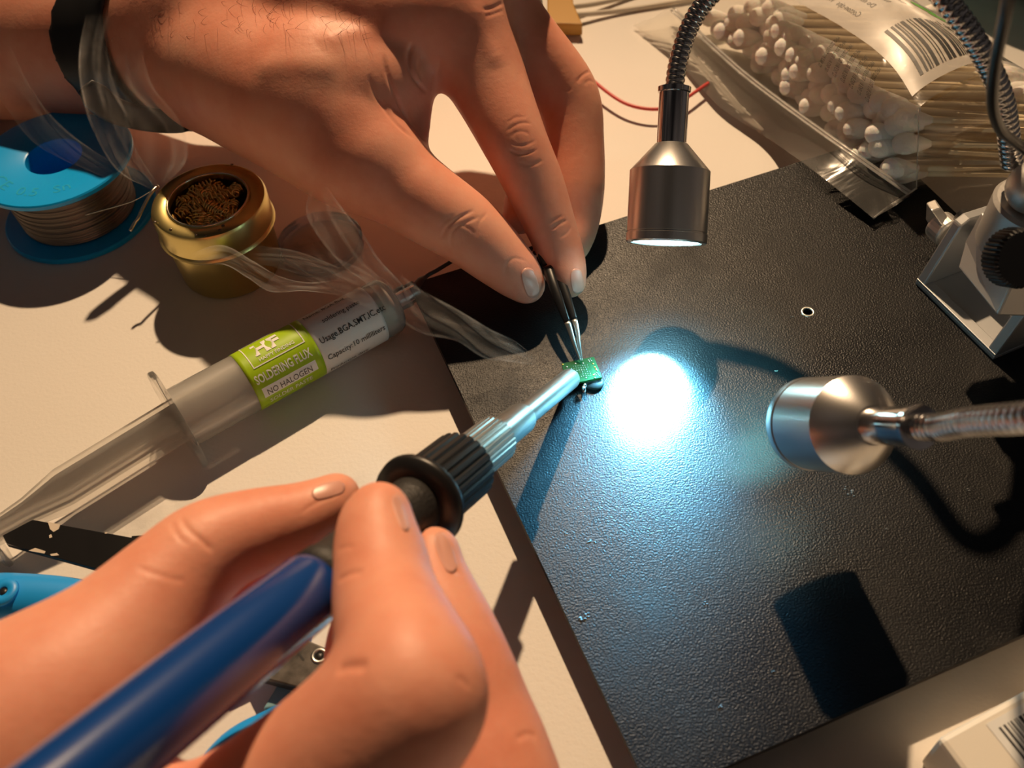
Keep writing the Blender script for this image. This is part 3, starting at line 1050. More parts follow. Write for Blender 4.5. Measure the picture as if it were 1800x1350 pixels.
v_ = norm(ray(1503, 747)); left_ = ROT @ np.array([-1, 0.03, 0.0]); left_ = norm(left_ - (left_ @ v_) * v_)
dir2 = math.cos(math.radians(32)) * v_ + math.sin(math.radians(32)) * left_
junc2 = PD(1503, 747, 194)
ap2 = junc2 + dir2 * 18.0
lamp2 = thing('gooseneck_lamp', (*ap2[:2], BZ), 'silver gooseneck LED lamp seen from behind, lying level over the plate, neck running right', 'lamp')
led_head(lamp2, ap2, -dir2, 9.8, 18.0, 6.4, 12.5)
e2_ = ap2 - dir2 * 38
path2 = [e2_, e2_ - dir2 * 6, PD(1705, 742, 158), PD(1830, 730, 141), PD(1990, 690, 135), PD(2150, 560, 145), PD(2120, 410, 175), PD(1990, 350, 208), PD(1870, 355, 226)]
mesh('gooseneck', gooseneck(path2, 2.4, 1.5), M['neck'], lamp2, label='shiny flexible neck')
sp2 = add_light('led_spot', 'SPOT', ap2 + dir2 * 0.6, 1.6, (0.22, 0.85, 0.85), 4.5, ap2 + dir2 * 60, 80, 1.0)

# the bracket both necks grow from
W1, W2 = P(1608, 498, BZ), P(1745, 633, BZ)
e1 = norm(W2 - W1); e2v = np.array([-e1[1], e1[0], 0.0]); e2v = e2v if e2v[0] > 0 else -e2v
e3 = np.array([0, 0, 1.0]); WW = np.linalg.norm(W2 - W1)
stand = thing('lamp_stand', (W1 + W2) / 2 + e2v * 12, 'silver hinged metal bracket standing on the black plate, carrying both goosenecks', 'lamp stand')
mesh('base', box(W1, e1, e2v, e3, WW, 30, 1.3), M['bracket'], stand, smooth=False, bevel=.25)
mesh('front_lip', box(W1 + e3 * 1.3, e1, e2v, e3, WW, 3.2, .7), M['bracket'], stand, smooth=False, bevel=.2)
for s_, w_ in ((0.0, 3.0), (WW - 3.0, 3.0)):
    o_ = W1 + e1 * s_ + e3 * 1.3
    ear = [o_, o_ + e2v * 28, o_ + e2v * 22 + e3 * 20, o_ + e2v * 8 + e3 * 21, o_ + e2v * 5.5 + e3 * 19.5]
    mesh('ear', prism(ear, e1 * w_), M['bracket'], stand, smooth=False, bevel=.5)
hinge = W1 + e2v * 14 + e3 * 15
mesh('hinge_bolt', lathe([(2.2, -5), (2.2, WW + 6), (3.6, WW + 6.1), (3.6, WW + 9)], hinge, e1, 28), M['blackplastic'], stand, label='black hinge bolt')
blk = [PD(1697, 424, 244), PD(1724, 372, 238), PD(1782, 492, 226), PD(1752, 556, 231), PD(1683, 470, 243)]
nb = norm(np.cross(blk[1] - blk[0], blk[3] - blk[0])); nb = nb if nb @ ray(1730, 460) > 0 else -nb
mesh('pivot_block', prism(blk, nb * 9), M['bracket'], stand, smooth=False, bevel=.6)
ht = PD(1828, 354, 226)
bax = norm(np.array([0.10, 0.10, 1.0]) + norm(CAMP - ht) * 0.15)
mesh('boss', lathe([(4.3, .4), (4.3, 0), (9.2, 0), (10.0, -.8), (10.0, -13), (9.2, -14), (4, -14)], ht, bax, 56), M['cast'], stand, smooth='auto')
mesh('ball_joint', merge(ellipsoid(PD(1818, 330, 221), 6.0, None, 28, 18), lathe([(3, 0), (3, 9)], ht - bax * 4, bax, 20)), M['cast'], stand, label='pale rounded joint')
kn0 = PD(1800, 455, 214)
kax = norm(ROT @ np.array([0.15, -0.2, 1.0]))
u_, v2_, a_ = frame_of(kax)
Vk, Fk = [], []
for s_, r_ in ((-6, 5.8), (-5.4, 6.6), (-.7, 6.6), (0, 6.0)):
    for k in range(120):
        t = 2 * math.pi * k / 120
        Vk.append(kn0 + a_ * s_ + (u_ * math.cos(t) + v2_ * math.sin(t)) * (r_ - (.3 if k % 3 == 0 else 0)))
for i in range(3):
    for k in range(120): Fk.append([i * 120 + k, i * 120 + (k + 1) % 120, (i + 1) * 120 + (k + 1) % 120, (i + 1) * 120 + k])
Fk.append([k for k in range(120)][::-1]); Fk.append([360 + k for k in range(120)])
mesh('knob', (Vk, Fk), M['blackplastic'], stand, smooth='auto', label='knurled black clamp knob')
w0 = W1 + e2v * 11 + e3 * 10.5 - e1 * 4
wing = [w0, w0 + e3 * 3.5 - e1 * 1 - e2v * 3, w0 + e3 * 6 - e1 * 5 - e2v * 4, w0 + e3 * 5 - e1 * 9 - e2v * 2, w0 - e1 * 9 - e3 * 2, w0 - e1 * 4 - e3 * 4]
mesh('wing_nut', merge(prism(wing, e2v * 3.2), lathe([(3.4, -5), (4.2, -4.4), (4.2, 0), (3.4, .4)], w0, e1, 24)), M['cast'], stand, smooth=False, bevel=.5)

cable = spline([PD(1778, -60, 150), PD(1768, 20, 156), PD(1750, 110, 168), PD(1745, 180, 180), PD(1757, 225, 192), PD(1778, 245, 200), PD(1800, 262, 206), PD(1850, 300, 212), PD(1890, 360, 218)], 90)
cb = mesh('power_cable', tube(cable, 1.05, 16), M['blackcable'], loc=cable[0])
tag(cb, 'thin black cable hanging in front of the curved gooseneck', 'cable')

# ------------------------------------------------------------------ solder spool
sx, sy, sr, sh_ = -135.9, 257.7, 24.1, 23.6
spool = thing('solder_spool', (sx, sy, 0), 'blue plastic spool of thin solder wire in the shadow of the wrist', 'spool')
up = (0, 0, 1)
hub_r = 8.7
mesh('flange', lathe([(hub_r, sh_ - 2.0), (sr - .5, sh_ - 2.0), (sr, sh_ - 1.5), (sr, sh_ - .4), (sr - .4, sh_), (hub_r + .5, sh_), (hub_r, sh_ - .3)], (sx, sy, 0), up, 96, closed=True), M['spoolblue'], spool, smooth='auto')
mesh('flange', lathe([(hub_r, 0), (sr - .4, 0), (sr, .4), (sr, 1.6), (sr - .4, 2.0), (hub_r, 2.0)], (sx, sy, 0), up, 96, closed=True), M['spoolblue'], spool, smooth='auto')
mesh('hub', lathe([(hub_r, 1.8), (10.5, 1.8), (10.5, sh_ - 1.9), (hub_r, sh_ - 1.9)], (sx, sy, 0), up, 64, closed=True), M['spoolblue'], spool, smooth='auto')
# raised moulded marks on the top flange
marks = []
for s_, a0, sz in (('CE', 208, 5.6), ('0.5', 245, 5.2), ('Sn', 282, 5.0)):
    Vt, Ft_ = text_geo(s_, sz, 0.0)
    if len(Vt) == 0: continue
    r0 = 15.0
    out_ = []
    for x, y, z in Vt:
        t = math.radians(a0) + x / r0
        out_.append((sx + math.cos(t) * (r0 + 4 - y), sy + math.sin(t) * (r0 + 4 - y), sh_ + 0.06))
    V2 = np.array(out_)
    marks.append((V2, Ft_))
mesh('moulded_marks', merge(*marks), mat('spool_blue_raised', (0.03, 0.45, 0.78), 0.25), spool)
coil, rngc = [], random.Random(3)
turns = 24
prof = []
for i in range(turns):
    z = 2.3 + i * (sh_ - 4.6) / turns
    rr_ = 18.6 + rngc.uniform(-.25, .25) - abs(i - turns / 2) * 0.03
    st = (sh_ - 4.6) / turns
    prof += [(rr_ - .3, z), (rr_, z + st * .25), (rr_ + .05, z + st * .5), (rr_, z + st * .75)]
prof = [(10.6, 2.05)] + prof + [(18.2, sh_ - 2.2), (10.6, sh_ - 2.1)]
mesh('wound_wire', lathe(prof, (sx, sy, 0), up, 72, closed=True), M['solder'], spool)
wire = [P(150, 378, 15), P(172, 372, 15.5), P(230, 355, 19), P(262, 338, 24), P(277, 328, 26.5), P(270, 334, 27), P(262, 345, 26.5), P(250, 368, 25), P(243, 383, 24), P(236, 393, 23), P(229, 406, 22)]
wp = spline(wire, 90)
mesh('loose_wire_end', tube(wp, np.where(np.arange(90) < 52, .16, .5), 10), mat('bright_solder', (.80, .76, .66), .22, 1.0), spool, label='bright bent end of the solder wire')

# ------------------------------------------------------------------ tin with brass wool
tx, ty, th = -82.9, 226.9, 26.5
tin = thing('tip_cleaner_tin', (tx, ty, 0), 'small round gold tin holding brass wool, behind the syringe', 'tin')
mesh('body', lathe([(13.8, 0), (14.7, .5), (15.1, 1.4), (15.6, 14), (15.9, 17.5), (15.3, 17.6), (14.8, 2), (.1, 1.6)], (tx, ty, 0), up, 96), M['gold'], tin, smooth='auto')
mesh('lid', lathe([(16.1, 17.0), (17.0, 16.8), (17.25, 17.3), (17.0, 17.9), (16.7, 18.3), (16.7, 25.2), (16.2, 26.2), (15.6, 26.5), (12.7, 26.5), (12.1, 26.2), (11.8, 26.6), (11.3, 26.2), (11.3, 24.6), (12.5, 24.6), (15.9, 24.4), (15.9, 17.2)],
                  (tx, ty, 0), up, 96, closed=True), M['gold'], tin, smooth='auto')
mesh('inner_rim', lathe([(11.35, 26.0), (11.9, 26.1), (11.9, 26.75), (11.5, 26.85), (11.3, 26.5)], (tx, ty, 0), up, 80, closed=True), mat('rolled_rim', (.85, .80, .62), .25, 1.0), tin)
rng = random.Random(8)
curls = []
for k in range(60):
    a0 = rng.uniform(0, 2 * math.pi); r0 = math.sqrt(rng.random()) * 9.2
    c0 = np.array([tx + r0 * math.cos(a0), ty + r0 * math.sin(a0), rng.uniform(22.3, 25.6)])
    dr = norm([rng.uniform(-1, 1), rng.uniform(-1, 1), rng.uniform(-.25, .25)])
    u_, v2_, a_ = frame_of(dr)
    cr = rng.uniform(.9, 1.6); nt = rng.uniform(3, 7); pitch = rng.uniform(.9, 1.5)
    pts = []
    for i in range(int(nt * 12)):
        t = i / 12 * 2 * math.pi
        q = c0 + a_ * (i / 12 - nt / 2) * pitch + (u_ * math.cos(t) + v2_ * math.sin(t)) * cr
        rr_ = math.hypot(q[0] - tx, q[1] - ty)
        if rr_ > 10.8: q[0] = tx + (q[0] - tx) * 10.8 / rr_; q[1] = ty + (q[1] - ty) * 10.8 / rr_
        q[2] = min(q[2], 26.6)
        pts.append(q)
    curls.append(tube(pts, .27, 6))
bw = mesh('brass_wool', merge(*curls), M['brass'], loc=(tx, ty, 16))
tag(bw, 'curly shiny brass wool shavings filling the small gold tin', 'brass wool', kind='stuff')
flk = []
for px, py in ((300, 403), (345, 413), (361, 414), (386, 404), (392, 396), (408, 289), (272, 390)):
    flk.append(ellipsoid(P(px, py, th + .2), (.5, .35, .2), None, 7, 5))
mesh('solder_flecks', merge(*flk), M['solder'], tin)

# ------------------------------------------------------------------ syringe of flux
RS = 8.3
s_front = P(690, 533, 8.6); s_back = P(318, 735, 9.6)
adir = norm(s_back - s_front); LB = np.linalg.norm(s_back - s_front)
syr = thing('flux_syringe', (*((s_front + s_back) / 2)[:2], 0), 'clear plastic flux syringe with green and white label lying on the desk', 'syringe')
mesh('barrel', lathe([(2.6, -1.0), (6.6, 0.0), (7.8, .8), (RS, 2.0), (RS, LB), (RS - 1.0, LB), (RS - 1.0, 2.6), (6.4, 1.6), (1.6, .8), (1.6, -1)], s_front, adir, 64, closed=True), M['syringe'], syr, smooth='auto')
mesh('flux_paste', lathe([(.2, 1.4), (6.2, 2.2), (7.15, 3.2), (7.15, 30), (.2, 31)], s_front, adir, 40), M['flux'], syr)
mesh('luer_tip', lathe([(3.2, -1.2), (3.4, -5.0), (3.0, -5.2), (3.0, -8.0), (2.1, -8.3), (2.0, -1.0)], s_front, adir, 32), M['clearlens'], syr, smooth='auto', label='clear ridged luer fitting')
ua, va, _ = frame_of(adir)
fr = norm(np.cross(adir, ray(320, 740)))
fr_pts = []
fpts = []
for k in range(48):
    t = 2 * math.pi * k / 48
    fpts.append(s_back + fr * math.copysign(abs(math.cos(t)) ** .7, math.cos(t)) * 14.2 + np.cross(adir, fr) * math.copysign(abs(math.sin(t)) ** .9, math.sin(t)) * 8.6)
mesh('finger_flange', prism(fpts, adir * 1.7), M['plunger'], syr, smooth=False, bevel=.5)
# cross-ribbed plunger rod
p_end = P(-22, 945, 9.5)
pdir = norm(p_end - s_back); LP = np.linalg.norm(p_end - s_back)
cp = np.cross(pdir, fr)
rod = []
for ang in (35, 125):
    w = fr * math.cos(math.radians(ang)) + cp * math.sin(math.radians(ang))
    nn = np.cross(pdir, w)
    pr = []
    for s_, h_ in ((-22, 6.8), (LP * .62, 6.8), (LP * .80, 4.4), (LP * .97, 3.6)):
        pr.append(s_back + pdir * s_ + w * h_)
    pr2 = [s_back + pdir * s_ - w * h_ for s_, h_ in ((LP * .97, 3.6), (LP * .80, 4.4), (LP * .62, 6.8), (-22, 6.8))]
    rod.append(prism([q - nn * .45 for q in pr + pr2], nn * .9))
rod.append(lathe([(.2, 0), (7.0, 0), (7.0, 1.6), (.2, 1.6)], s_back - pdir * 24, pdir, 40))
rod.append(lathe([(.2, 0), (8.4, 0), (8.8, .6), (8.8, 1.4), (8.2, 1.9), (.2, 1.9)], s_back + pdir * LP * .97, pdir, 40))
mesh('plunger', merge(*rod), M['plunger'], syr, smooth=False)


def roll(s, th_, r=RS + .08):
    """point on the barrel: s mm from the front, th_ mm round from the side that faces the lens"""
    t = th_ / RS
    return s_front + adir * s + (n_up * math.cos(t) + n_side * math.sin(t)) * r


n_up = -norm(ray(550, 620)); n_up = norm(n_up - (n_up @ adir) * adir)
n_side = np.cross(adir, n_up)
n_side = n_side if (n_side[1] < 0) else -n_side    # towards the lower right of the picture


def label_sheet(s0, s1, t0, t1, off):
    G = np.array([[roll(s0 + (s1 - s0) * i / 20, t0 + (t1 - t0) * j / 40, RS + off) for j in range(41)] for i in range(21)])
    return gridmesh(G, 0.09, n_up)


def s_of(px, py):
    ks = np.arange(0, LB, .1)
    q = s_front + adir * ks[:, None] + n_up * RS
    v = (q - CAMP) @ ROT
    x = CX + FPX * v[:, 0] / -v[:, 2]; y = CY - FPX * v[:, 1] / -v[:, 2]
    return float(ks[np.argmin((x - px) ** 2 + (y - py) ** 2)])


sA, sB, sC = s_of(668, 545), s_of(556, 606), s_of(438, 670)
mesh('white_label', label_sheet(sA, sB + .2, -18, 17, .10), M['paper'], syr)
mesh('green_label', label_sheet(sB, sC, -18, 17, .12), M['green'], syr)


def wrap_text(txt, s_start, th_, size, m_, bold=0.0, xs=1.0, name='lettering', off=.26):
    """text that reads from the plunger side to the needle side"""
    Vt, Ft_ = text_geo(txt, size, bold, xs=xs)
    out_ = [roll(s_start - x, th_ - y, RS + off) for x, y, z in Vt]
    return np.array(out_), Ft_


wht, blk_ = [], []
wht.append(wrap_text('SOLDERING FLUX', sC - 1.3, 2.0, 3.3, None, .022, .62))
wht.append(wrap_text('SOLDER PASTE', sC - 2.8, 9.0, 2.2, None, .006, .88))
wht.append(wrap_text('HAPPY FINDING', sC - 5.0, -3.0, 1.35, None, .01, 1.05))
wht.append(wrap_text('CE  10ml', sC - 6.0, 13.6, 2.6, None, .01, 1.0))
wht.append(wrap_text('HF', sC - 4.8, -5.0, 5.6, None, .05, 1.15))


def frame_box(s0, s1, t0, t1, w=.28, off=.25):
    gs = []
    for (a, b, c_, d) in ((s0, s1, t0, t0 + w), (s0, s1, t1 - w, t1), (s0, s0 + w, t0, t1), (s1 - w, s1, t0, t1)):
        G = np.array([[roll(a + (b - a) * i / 14, c_ + (d - c_) * j / 6, RS + off) for j in range(7)] for i in range(15)])
        gs.append(gridmesh(G, .04, n_up))
    return merge(*gs)


wht.append(frame_box(sB + 2.2, sC - 2.6, -12.0, -2.0))
G = np.array([[roll(sB + 2.2 + (sC - 1.8 - sB - 2.2) * i / 14, 3.4 + 3.0 * j / 8, RS + .24) for j in range(9)] for i in range(15)])
wht.append(gridmesh(G, .04, n_up))
mesh('white_lettering', merge(*wht), M['white'], syr, smooth=False)
gr_ = [wrap_text('NO HALOGEN', sC - 2.8, 5.95, 2.5, None, .008, .82, off=.32)]
mesh('grey_lettering', merge(*gr_), M['greyink'], syr, smooth=False)
for s_, t_, z_, x_ in (('Usage.BGA,SMT,IC,etc', 0.6, 2.35, .93), ('Capacity:10 milliliters', 5.6, 2.25, .93), ('Production date:', 10.4, 1.9, .95), ('soldering paste', -4.2, 2.0, .95), ('Name: BGA flux', -8.4, 2.0, .95)):
    blk_.append(wrap_text(s_, sB - 1.2 - (3.5 if t_ == -4.2 else 0), t_, z_, None, .004, x_))
mesh('black_lettering', merge(*blk_), M['ink'], syr, smooth=False)
mesh('needle', merge(tube(spline([s_front - adir * 7.6, P(748, 487, 8.8), P(770, 474, 9.6), P(806, 452, 13)], 24), np.interp(np.arange(24), [0, 5, 8, 23], [1.9, 1.5, .62, .55]), 14)), M['blackplastic'], syr, label='bent black dispensing needle')

# ------------------------------------------------------------------ clear lid half hidden by the hand
lid = thing('clear_lid', P(560, 400, 0), 'clear bluish plastic lid lying between the tin and the hand', 'lid')
lc = P(566, 436, 0)
mesh('disc', lathe([(12.5, 0), (13.2, .3), (13.2, 3.6), (12.7, 4.0), (12.3, 3.6), (12.2, .9), (.1, .8), (.1, 0)], lc, up, 56), M['clearlens'], lid, smooth='auto')

# ------------------------------------------------------------------ black metal bar and blue handled tools at the lower left
bar = thing('metal_bar', P(120, 950, 0), 'black painted flat bar with chipped edges beside the thumb', 'metal bar')
bz = 11.0
bp = [P(4, 941, bz), P(57, 913, bz), P(262, 950, bz), P(330, 964, bz), P(330, 1036, bz), P(190, 1006, bz), P(12, 957, bz)]
mesh('blade', prism(bp, (0, 0, -1.4)), M['blackpaint'], bar, smooth=False, bevel=.2)
chips_ = []
for pts in (((84, 917), (106, 922), (103, 930), (94, 935), (88, 930)), ((50, 968), (62, 963), (80, 969), (78, 973)), ((86, 941), (90, 939), (92, 944), (87, 946)), ((185, 935), (189, 935), (188, 938), (184, 938)), ((88, 974), (100, 972), (104, 976), (90, 977))):
    chips_.append(prism([P(x, y, bz + .06) for x, y in pts], (0, 0, -.05)))
mesh('paint_chips', merge(*chips_), mat('bare_primer', (.62, .55, .45), .5), bar, smooth=False)
mesh('tang', box(P(250, 1010, 0), np.array([1., 0, 0]), np.array([0, 1., 0]), np.array([0, 0, 1.]), 12, 5, bz - 1.3), M['blackpaint'], bar, smooth=False)

cut = thing('wire_cutters', P(470, 1160, 0), 'wire cutters with light blue grips and a dark steel head under the iron handle', 'cutters')
h1 = spline([P(-60, 1052, 6), P(20, 1050, 6.5), P(120, 1056, 6.5), P(260, 1082, 6.5), P(380, 1080, 7), P(440, 1110, 6)], 40)
mesh('grip', tube(h1, np.interp(np.arange(40), [0, 4, 30, 39], [5.0, 6.0, 4.6, 3.0]), 20, (0.75, (0, 0, 1))), M['toolblue'], cut)
hc = P(6, 1040, 10.9)
mesh('eyelet', lathe([(1.0, .1), (1.2, .45), (3.3, .35), (3.5, -.4), (1.0, -.6)], hc, norm([-.05, 0, 1]), 32, closed=True), M['toolblue'], cut)
mesh('eyelet_hole', lathe([(.1, .12), (1.0, .12), (1.0, -1), (.1, -1)], hc, (0, 0, 1), 20), M['blackplastic'], cut)
h2 = spline([P(430, 1500, 4.5), P(385, 1400, 5), P(420, 1330, 5.5), P(490, 1285, 5.5), P(560, 1240, 5)], 36)
mesh('grip', tube(h2, np.interp(np.arange(36), [0, 6, 28, 35], [6.6, 7.0, 5.2, 3.4]), 20, (0.62, (0, 0, 1))), M['toolblue'], cut)
hd = [P(430, 1150, 7), P(500, 1110, 7), P(530, 1120, 7), P(600, 1150, 7), P(640, 1220, 7), P(560, 1230, 7), P(520, 1208, 7), P(450, 1190, 7)]
hole = P(561, 1153, 7)
mesh('head', prism(hd, (0, 0, -3.2)), M['gunmetal'], cut, smooth=False, bevel=.4)
mesh('rivet', lathe([(1.0, .0), (1.2, .35), (1.7, .3), (1.9, .02), (1.0, -.2)], hole, up, 26, closed=True), M['steel'], cut)
mesh('rivet_hole', lathe([(.1, .06), (1.0, .06), (1.0, -.3), (.1, -.3)], hole, up, 20), M['blackplastic'], cut)
mesh('slot', box(P(519, 1143, 7.02), norm(P(532, 1162, 7) - P(519, 1143, 7)), norm(np.cross(up, P(532, 1162, 7) - P(519, 1143, 7))), np.array(up), np.linalg.norm(P(532, 1162, 7) - P(519, 1143, 7)), .5, .05), M['blackplastic'], cut, smooth=False)
lv = [P(497, 1200, 3.6), P(530, 1214, 3.6), P(478, 1268, 3.6), P(440, 1300, 3.6), P(420, 1290, 3.6), P(462, 1248, 3.6)]
mesh('lever', prism([P(540, 1205, 3.7), P(560, 1225, 3.7), P(470, 1300, 3.7), P(425, 1310, 3.7), P(470, 1262, 3.7)], (0, 0, -2.0)), M['gunmetal'], cut, smooth=False, bevel=.3)
mesh('inner_grip', tube(spline([P(545, 1128, 5), P(520, 1125, 5.2), P(470, 1140, 5.0), P(400, 1175, 4.6)], 16), np.interp(np.arange(16), [0, 3, 15], [1.6, 3, 3.4]), 14, (.7, (0, 0, 1))), M['toolblue'], cut)
mesh('spring_plate', prism([P(492, 1196, 3.2), P(535, 1212, 3.2), P(500, 1240, 3.0), P(462, 1246, 3.0)], (0, 0, -1.2)), mat('pale_blue_part', (.18, .36, .42), .4), cut, smooth=False, bevel=.3)

# ------------------------------------------------------------------ white carton with barcode label at the lower right
cz_ = 14
K0 = P(1648, 1297, cz_); K1 = P(1800, 1213, cz_); K2 = P(1672, 1372, cz_)
f1 = norm(K1 - K0); f2 = norm(np.cross(f1, (0, 0, 1))); f2 = f2 if f2[1] < 0 else -f2
cart = thing('carton', (*(K0 + f1 * 30 + f2 * 25)[:2], 0), 'white cardboard carton with a barcode sticker at the lower right corner', 'carton')
mesh('body', box(K0 * [1, 1, 0], f1, f2, np.array([0, 0, 1.]), 62, 48, cz_), M['card'], cart, smooth=False, bevel=1.2)
lb0 = P(1733, 1273, cz_ + .08)
mesh('sticker', box(lb0, f1, f2, np.array([0, 0, 1.]), 30, 22, .06), M['paper'], cart, smooth=False)
bars = []
rng = random.Random(5)
x_ = 1.6
while x_ < 26:
    w = rng.choice([.22, .35, .5, .75])
    bars.append(box(lb0 + f1 * x_ + f2 * 1.6 + np.array([0, 0, .06]), f1, f2, np.array([0, 0, 1.]), w, 7.2, .02))
    x_ += w + rng.choice([.25, .4, .6])
mesh('barcode', merge(*bars), M['ink'], cart, smooth=False)
tx_ = []
for s_, a, b, sz in (('7 61306', .6, 11.0, 2.4), ('7 NL', .6, 14.2, 2.2)):
    Vt, Ft_ = text_geo(s_, sz)
    tx_.append((np.array([lb0 + f1 * (a + x) + f2 * (b - y) + [0, 0, .09] for x, y, z in Vt]), Ft_))
mesh('printed_digits', merge(*tx_), M['ink'], cart, smooth=False)

# ------------------------------------------------------------------ things at the top of the desk
clip = thing('probe_clip', P(985, 25, 0), 'ochre yellow plastic clip with a black block beside the knuckles at the top', 'clip')
mesh('yellow_jaw', prism([P(962, -60, 6), P(1003, -50, 6), P(1008, 5, 6), P(1024, 42, 6), P(962, 40, 6)], (0, 0, -5)), M['ochre'], clip, smooth=False, bevel=.5)
mesh('black_block', box(P(905, 40, 0), np.array([1., 0, 0]), np.array([0, 1., 0]), np.array([0, 0, 1.]), 11, 16, 8), M['blackplastic'], clip, smooth=False, bevel=.5)
for nm, pts, r in (('cable', [(1004, 12, 4), (1050, 6, 2.5), (1110, -8, 1.2), (1180, -30, 1.2)], 1.0), ('cable', [(1006, 26, 4), (1040, 24, 2.5), (1110, 16, 1.2), (1250, -6, 1.2)], 1.0)):
    pp = spline([P(*q) for q in pts], 30)
    o = mesh(nm, tube(pp, r, 12), M['cream'], loc=pp[15])
    tag(o, 'thin cream cable running from the top of the yellow clip' if pts[0][1] == 12 else 'thin cream cable running from the lower edge of the yellow clip', 'cable', 'cream cables from the yellow clip')
rp = spline([P(966, 34, 4), P(985, 70, 5), P(1020, 118, 5), P(1055, 152, 5), P(1100, 182, 4.6), P(1150, 192, 4.6), P(1190, 182, 4.5), P(1245, 146, 4)], 60)
rw = mesh('wire', tube(rp, .62, 12), M['red'], loc=rp[30])
tag(rw, 'thin red wire curving across the desk beside the upright lamp', 'wire')

bowl_c = P(1820, -60, 0)
bowl = mesh('bowl', lathe([(22, 0), (31, 3), (39, 14), (43, 34), (44.5, 36), (42.5, 36), (38, 15), (30, 4.5), (.1, 2.5)], bowl_c, up, 72), M['teal'], loc=bowl_c)
tag(bowl, 'teal plastic bowl behind the bag at the top corner', 'bowl')

# ------------------------------------------------------------------ cotton swabs in the bag
A0, A1 = P(1240, 35, 6), P(1586, 332, 14)
B0, B1 = P(1345, 6, 26), P(1604, 202, 32)
sd = norm(P(1800, 256, 20) - P(1560, 262, 20))
sd = norm(sd + np.array([0, 0, -.06]))
side = norm(A1 - A0)
rng = random.Random(21)
stick_geo = tube([[0, 0, 0], [48, 0, 0]], .95, 10)
sm_ = None


def swab_mesh():
    prof_ = [(.3, -5.6), (1.5, -5.3), (2.7, -4.2), (3.25, -2.4), (3.1, -.4), (2.3, 2.2), (1.3, 5.0), (.8, 6.0)]
    return lathe(prof_, (0, 0, 0), (1, 0, 0), 18)


proto = thing('cotton_swab', (0, 0, 0), 'white cotton swab in the clear bag', 'cotton swab', 'cotton swabs in the clear bag')
mesh('stick', stick_geo, M['stick'], proto)
mesh('cotton_head', swab_mesh(), M['cotton'], proto)
V_, F_ = swab_mesh()
V_ = np.array(V_); V_[:, 0] = 48 - V_[:, 0]
mesh('cotton_head', (V_, [f[::-1] for f in F_]), M['cotton'], proto)
first = True
rows, cols = 6, 15
ROWN = ['bottom', 'second lowest', 'third lowest', 'third highest', 'second highest', 'topmost']
ORDN = 'first second third fourth fifth sixth seventh eighth ninth tenth eleventh twelfth thirteenth fourteenth fifteenth'.split()
for j in range(rows):
    for i in range(cols):
        u = (i + .5 * (j % 2) + rng.uniform(-.25, .25)) / cols; v = (j + .2 + rng.uniform(-.15, .15)) / rows
        pos = (A0 * (1 - u) + A1 * u) * (1 - v) + (B0 * (1 - u) + B1 * u) * v + sd * rng.uniform(-2.0, 6.5)
        pos[2] = max(pos[2], 4.2 if u < .55 else 14.2)
        d_ = norm(sd + np.array([rng.uniform(-.10, .10), rng.uniform(-.10, .10), rng.uniform(-.05, .02)]))
        if first:
            o = proto; first = False
        else:
            o = proto.copy(); C.objects.link(o)
            for ch in proto.children:
                c2 = ch.copy(); C.objects.link(c2); c2.parent = o
        o['label'] = 'white cotton swab in the clear bag, %s row, %s from the corner seam' % (ROWN[j], ORDN[cols - 1 - i])
        o.location = Vector(pos) * MM
        o.rotation_euler = Vector(d_).to_track_quat('X', 'Z').to_euler()

# ------------------------------------------------------------------ the bag itself
bag = thing('plastic_bag', P(1600, 150, 0), 'crinkled clear zip bag full of cotton swabs lying over the corner of the plate', 'bag')


def rows_to_grid(rows_, nu, nv):
    R_ = [spline([P(*q) for q in r_], nu) for r_ in rows_]
    R_ = np.array(R_)
    G_ = np.array([spline(R_[:, i], nv) for i in range(nu)])
    return G_


rr2 = np.random.RandomState(2)


def crinkle(G_, amp, seed):
    r_, c_, _ = G_.shape
    rs = np.random.RandomState(seed)
    i, j = np.meshgrid(np.arange(r_) / r_, np.arange(c_) / c_, indexing='ij')
    h = np.zeros((r_, c_))
    for k in range(26):
        a = rs.uniform(0, math.pi); f_ = rs.uniform(4, 26); ph = rs.uniform(0, 6.28)
        h += np.abs(np.sin((i * math.cos(a) + j * math.sin(a)) * f_ + ph + 1.5 * np.sin(i * 5 + k))) * rs.uniform(.3, 1) / (1 + f_ / 10)
    h -= h.mean()
    gu = np.gradient(G_, axis=0); gv = np.gradient(G_, axis=1)
    N_ = np.cross(gv, gu); N_ /= np.linalg.norm(N_, axis=2)[..., None] + 1e-9
    N_[N_[..., 2] < 0] *= -1
    return G_ + N_ * (h * amp)[..., None]


top_rows = [
    [(1112, 44, 1.5), (1190, 108, 1.6), (1262, 185, 2.5), (1345, 240, 4), (1430, 300, 12.5), (1535, 384, 12)],
    [(1150, 30, 4), (1215, 80, 5), (1300, 160, 7), (1380, 215, 10), (1470, 275, 15), (1582, 356, 14)],
    [(1185, 5, 7), (1262, 70, 9), (1330, 130, 11), (1420, 195, 15), (1505, 255, 18), (1610, 330, 15)],
    [(1230, -40, 18), (1290, 20, 20), (1370, 80, 23), (1450, 140, 27), (1530, 195, 29), (1614, 272, 26)],
    [(1290, -70, 27), (1345, -10, 31), (1425, 35, 34), (1500, 85, 37), (1560, 130, 38), (1614, 192, 37)],
    [(1400, -120, 33), (1450, -75, 38), (1530, -15, 41), (1605, 36, 43), (1668, 82, 42), (1730, 128, 39)],
    [(1520, -60, 36), (1585, -10, 39), (1645, 26, 40), (1698, 62, 39), (1750, 96, 37), (1805, 128, 33)],
    [(1560, -20, 2), (1620, 20, 1.5), (1680, 55, 1.5), (1730, 85, 1.5), (1780, 115, 1.5), (1830, 140, 1.5)],
]
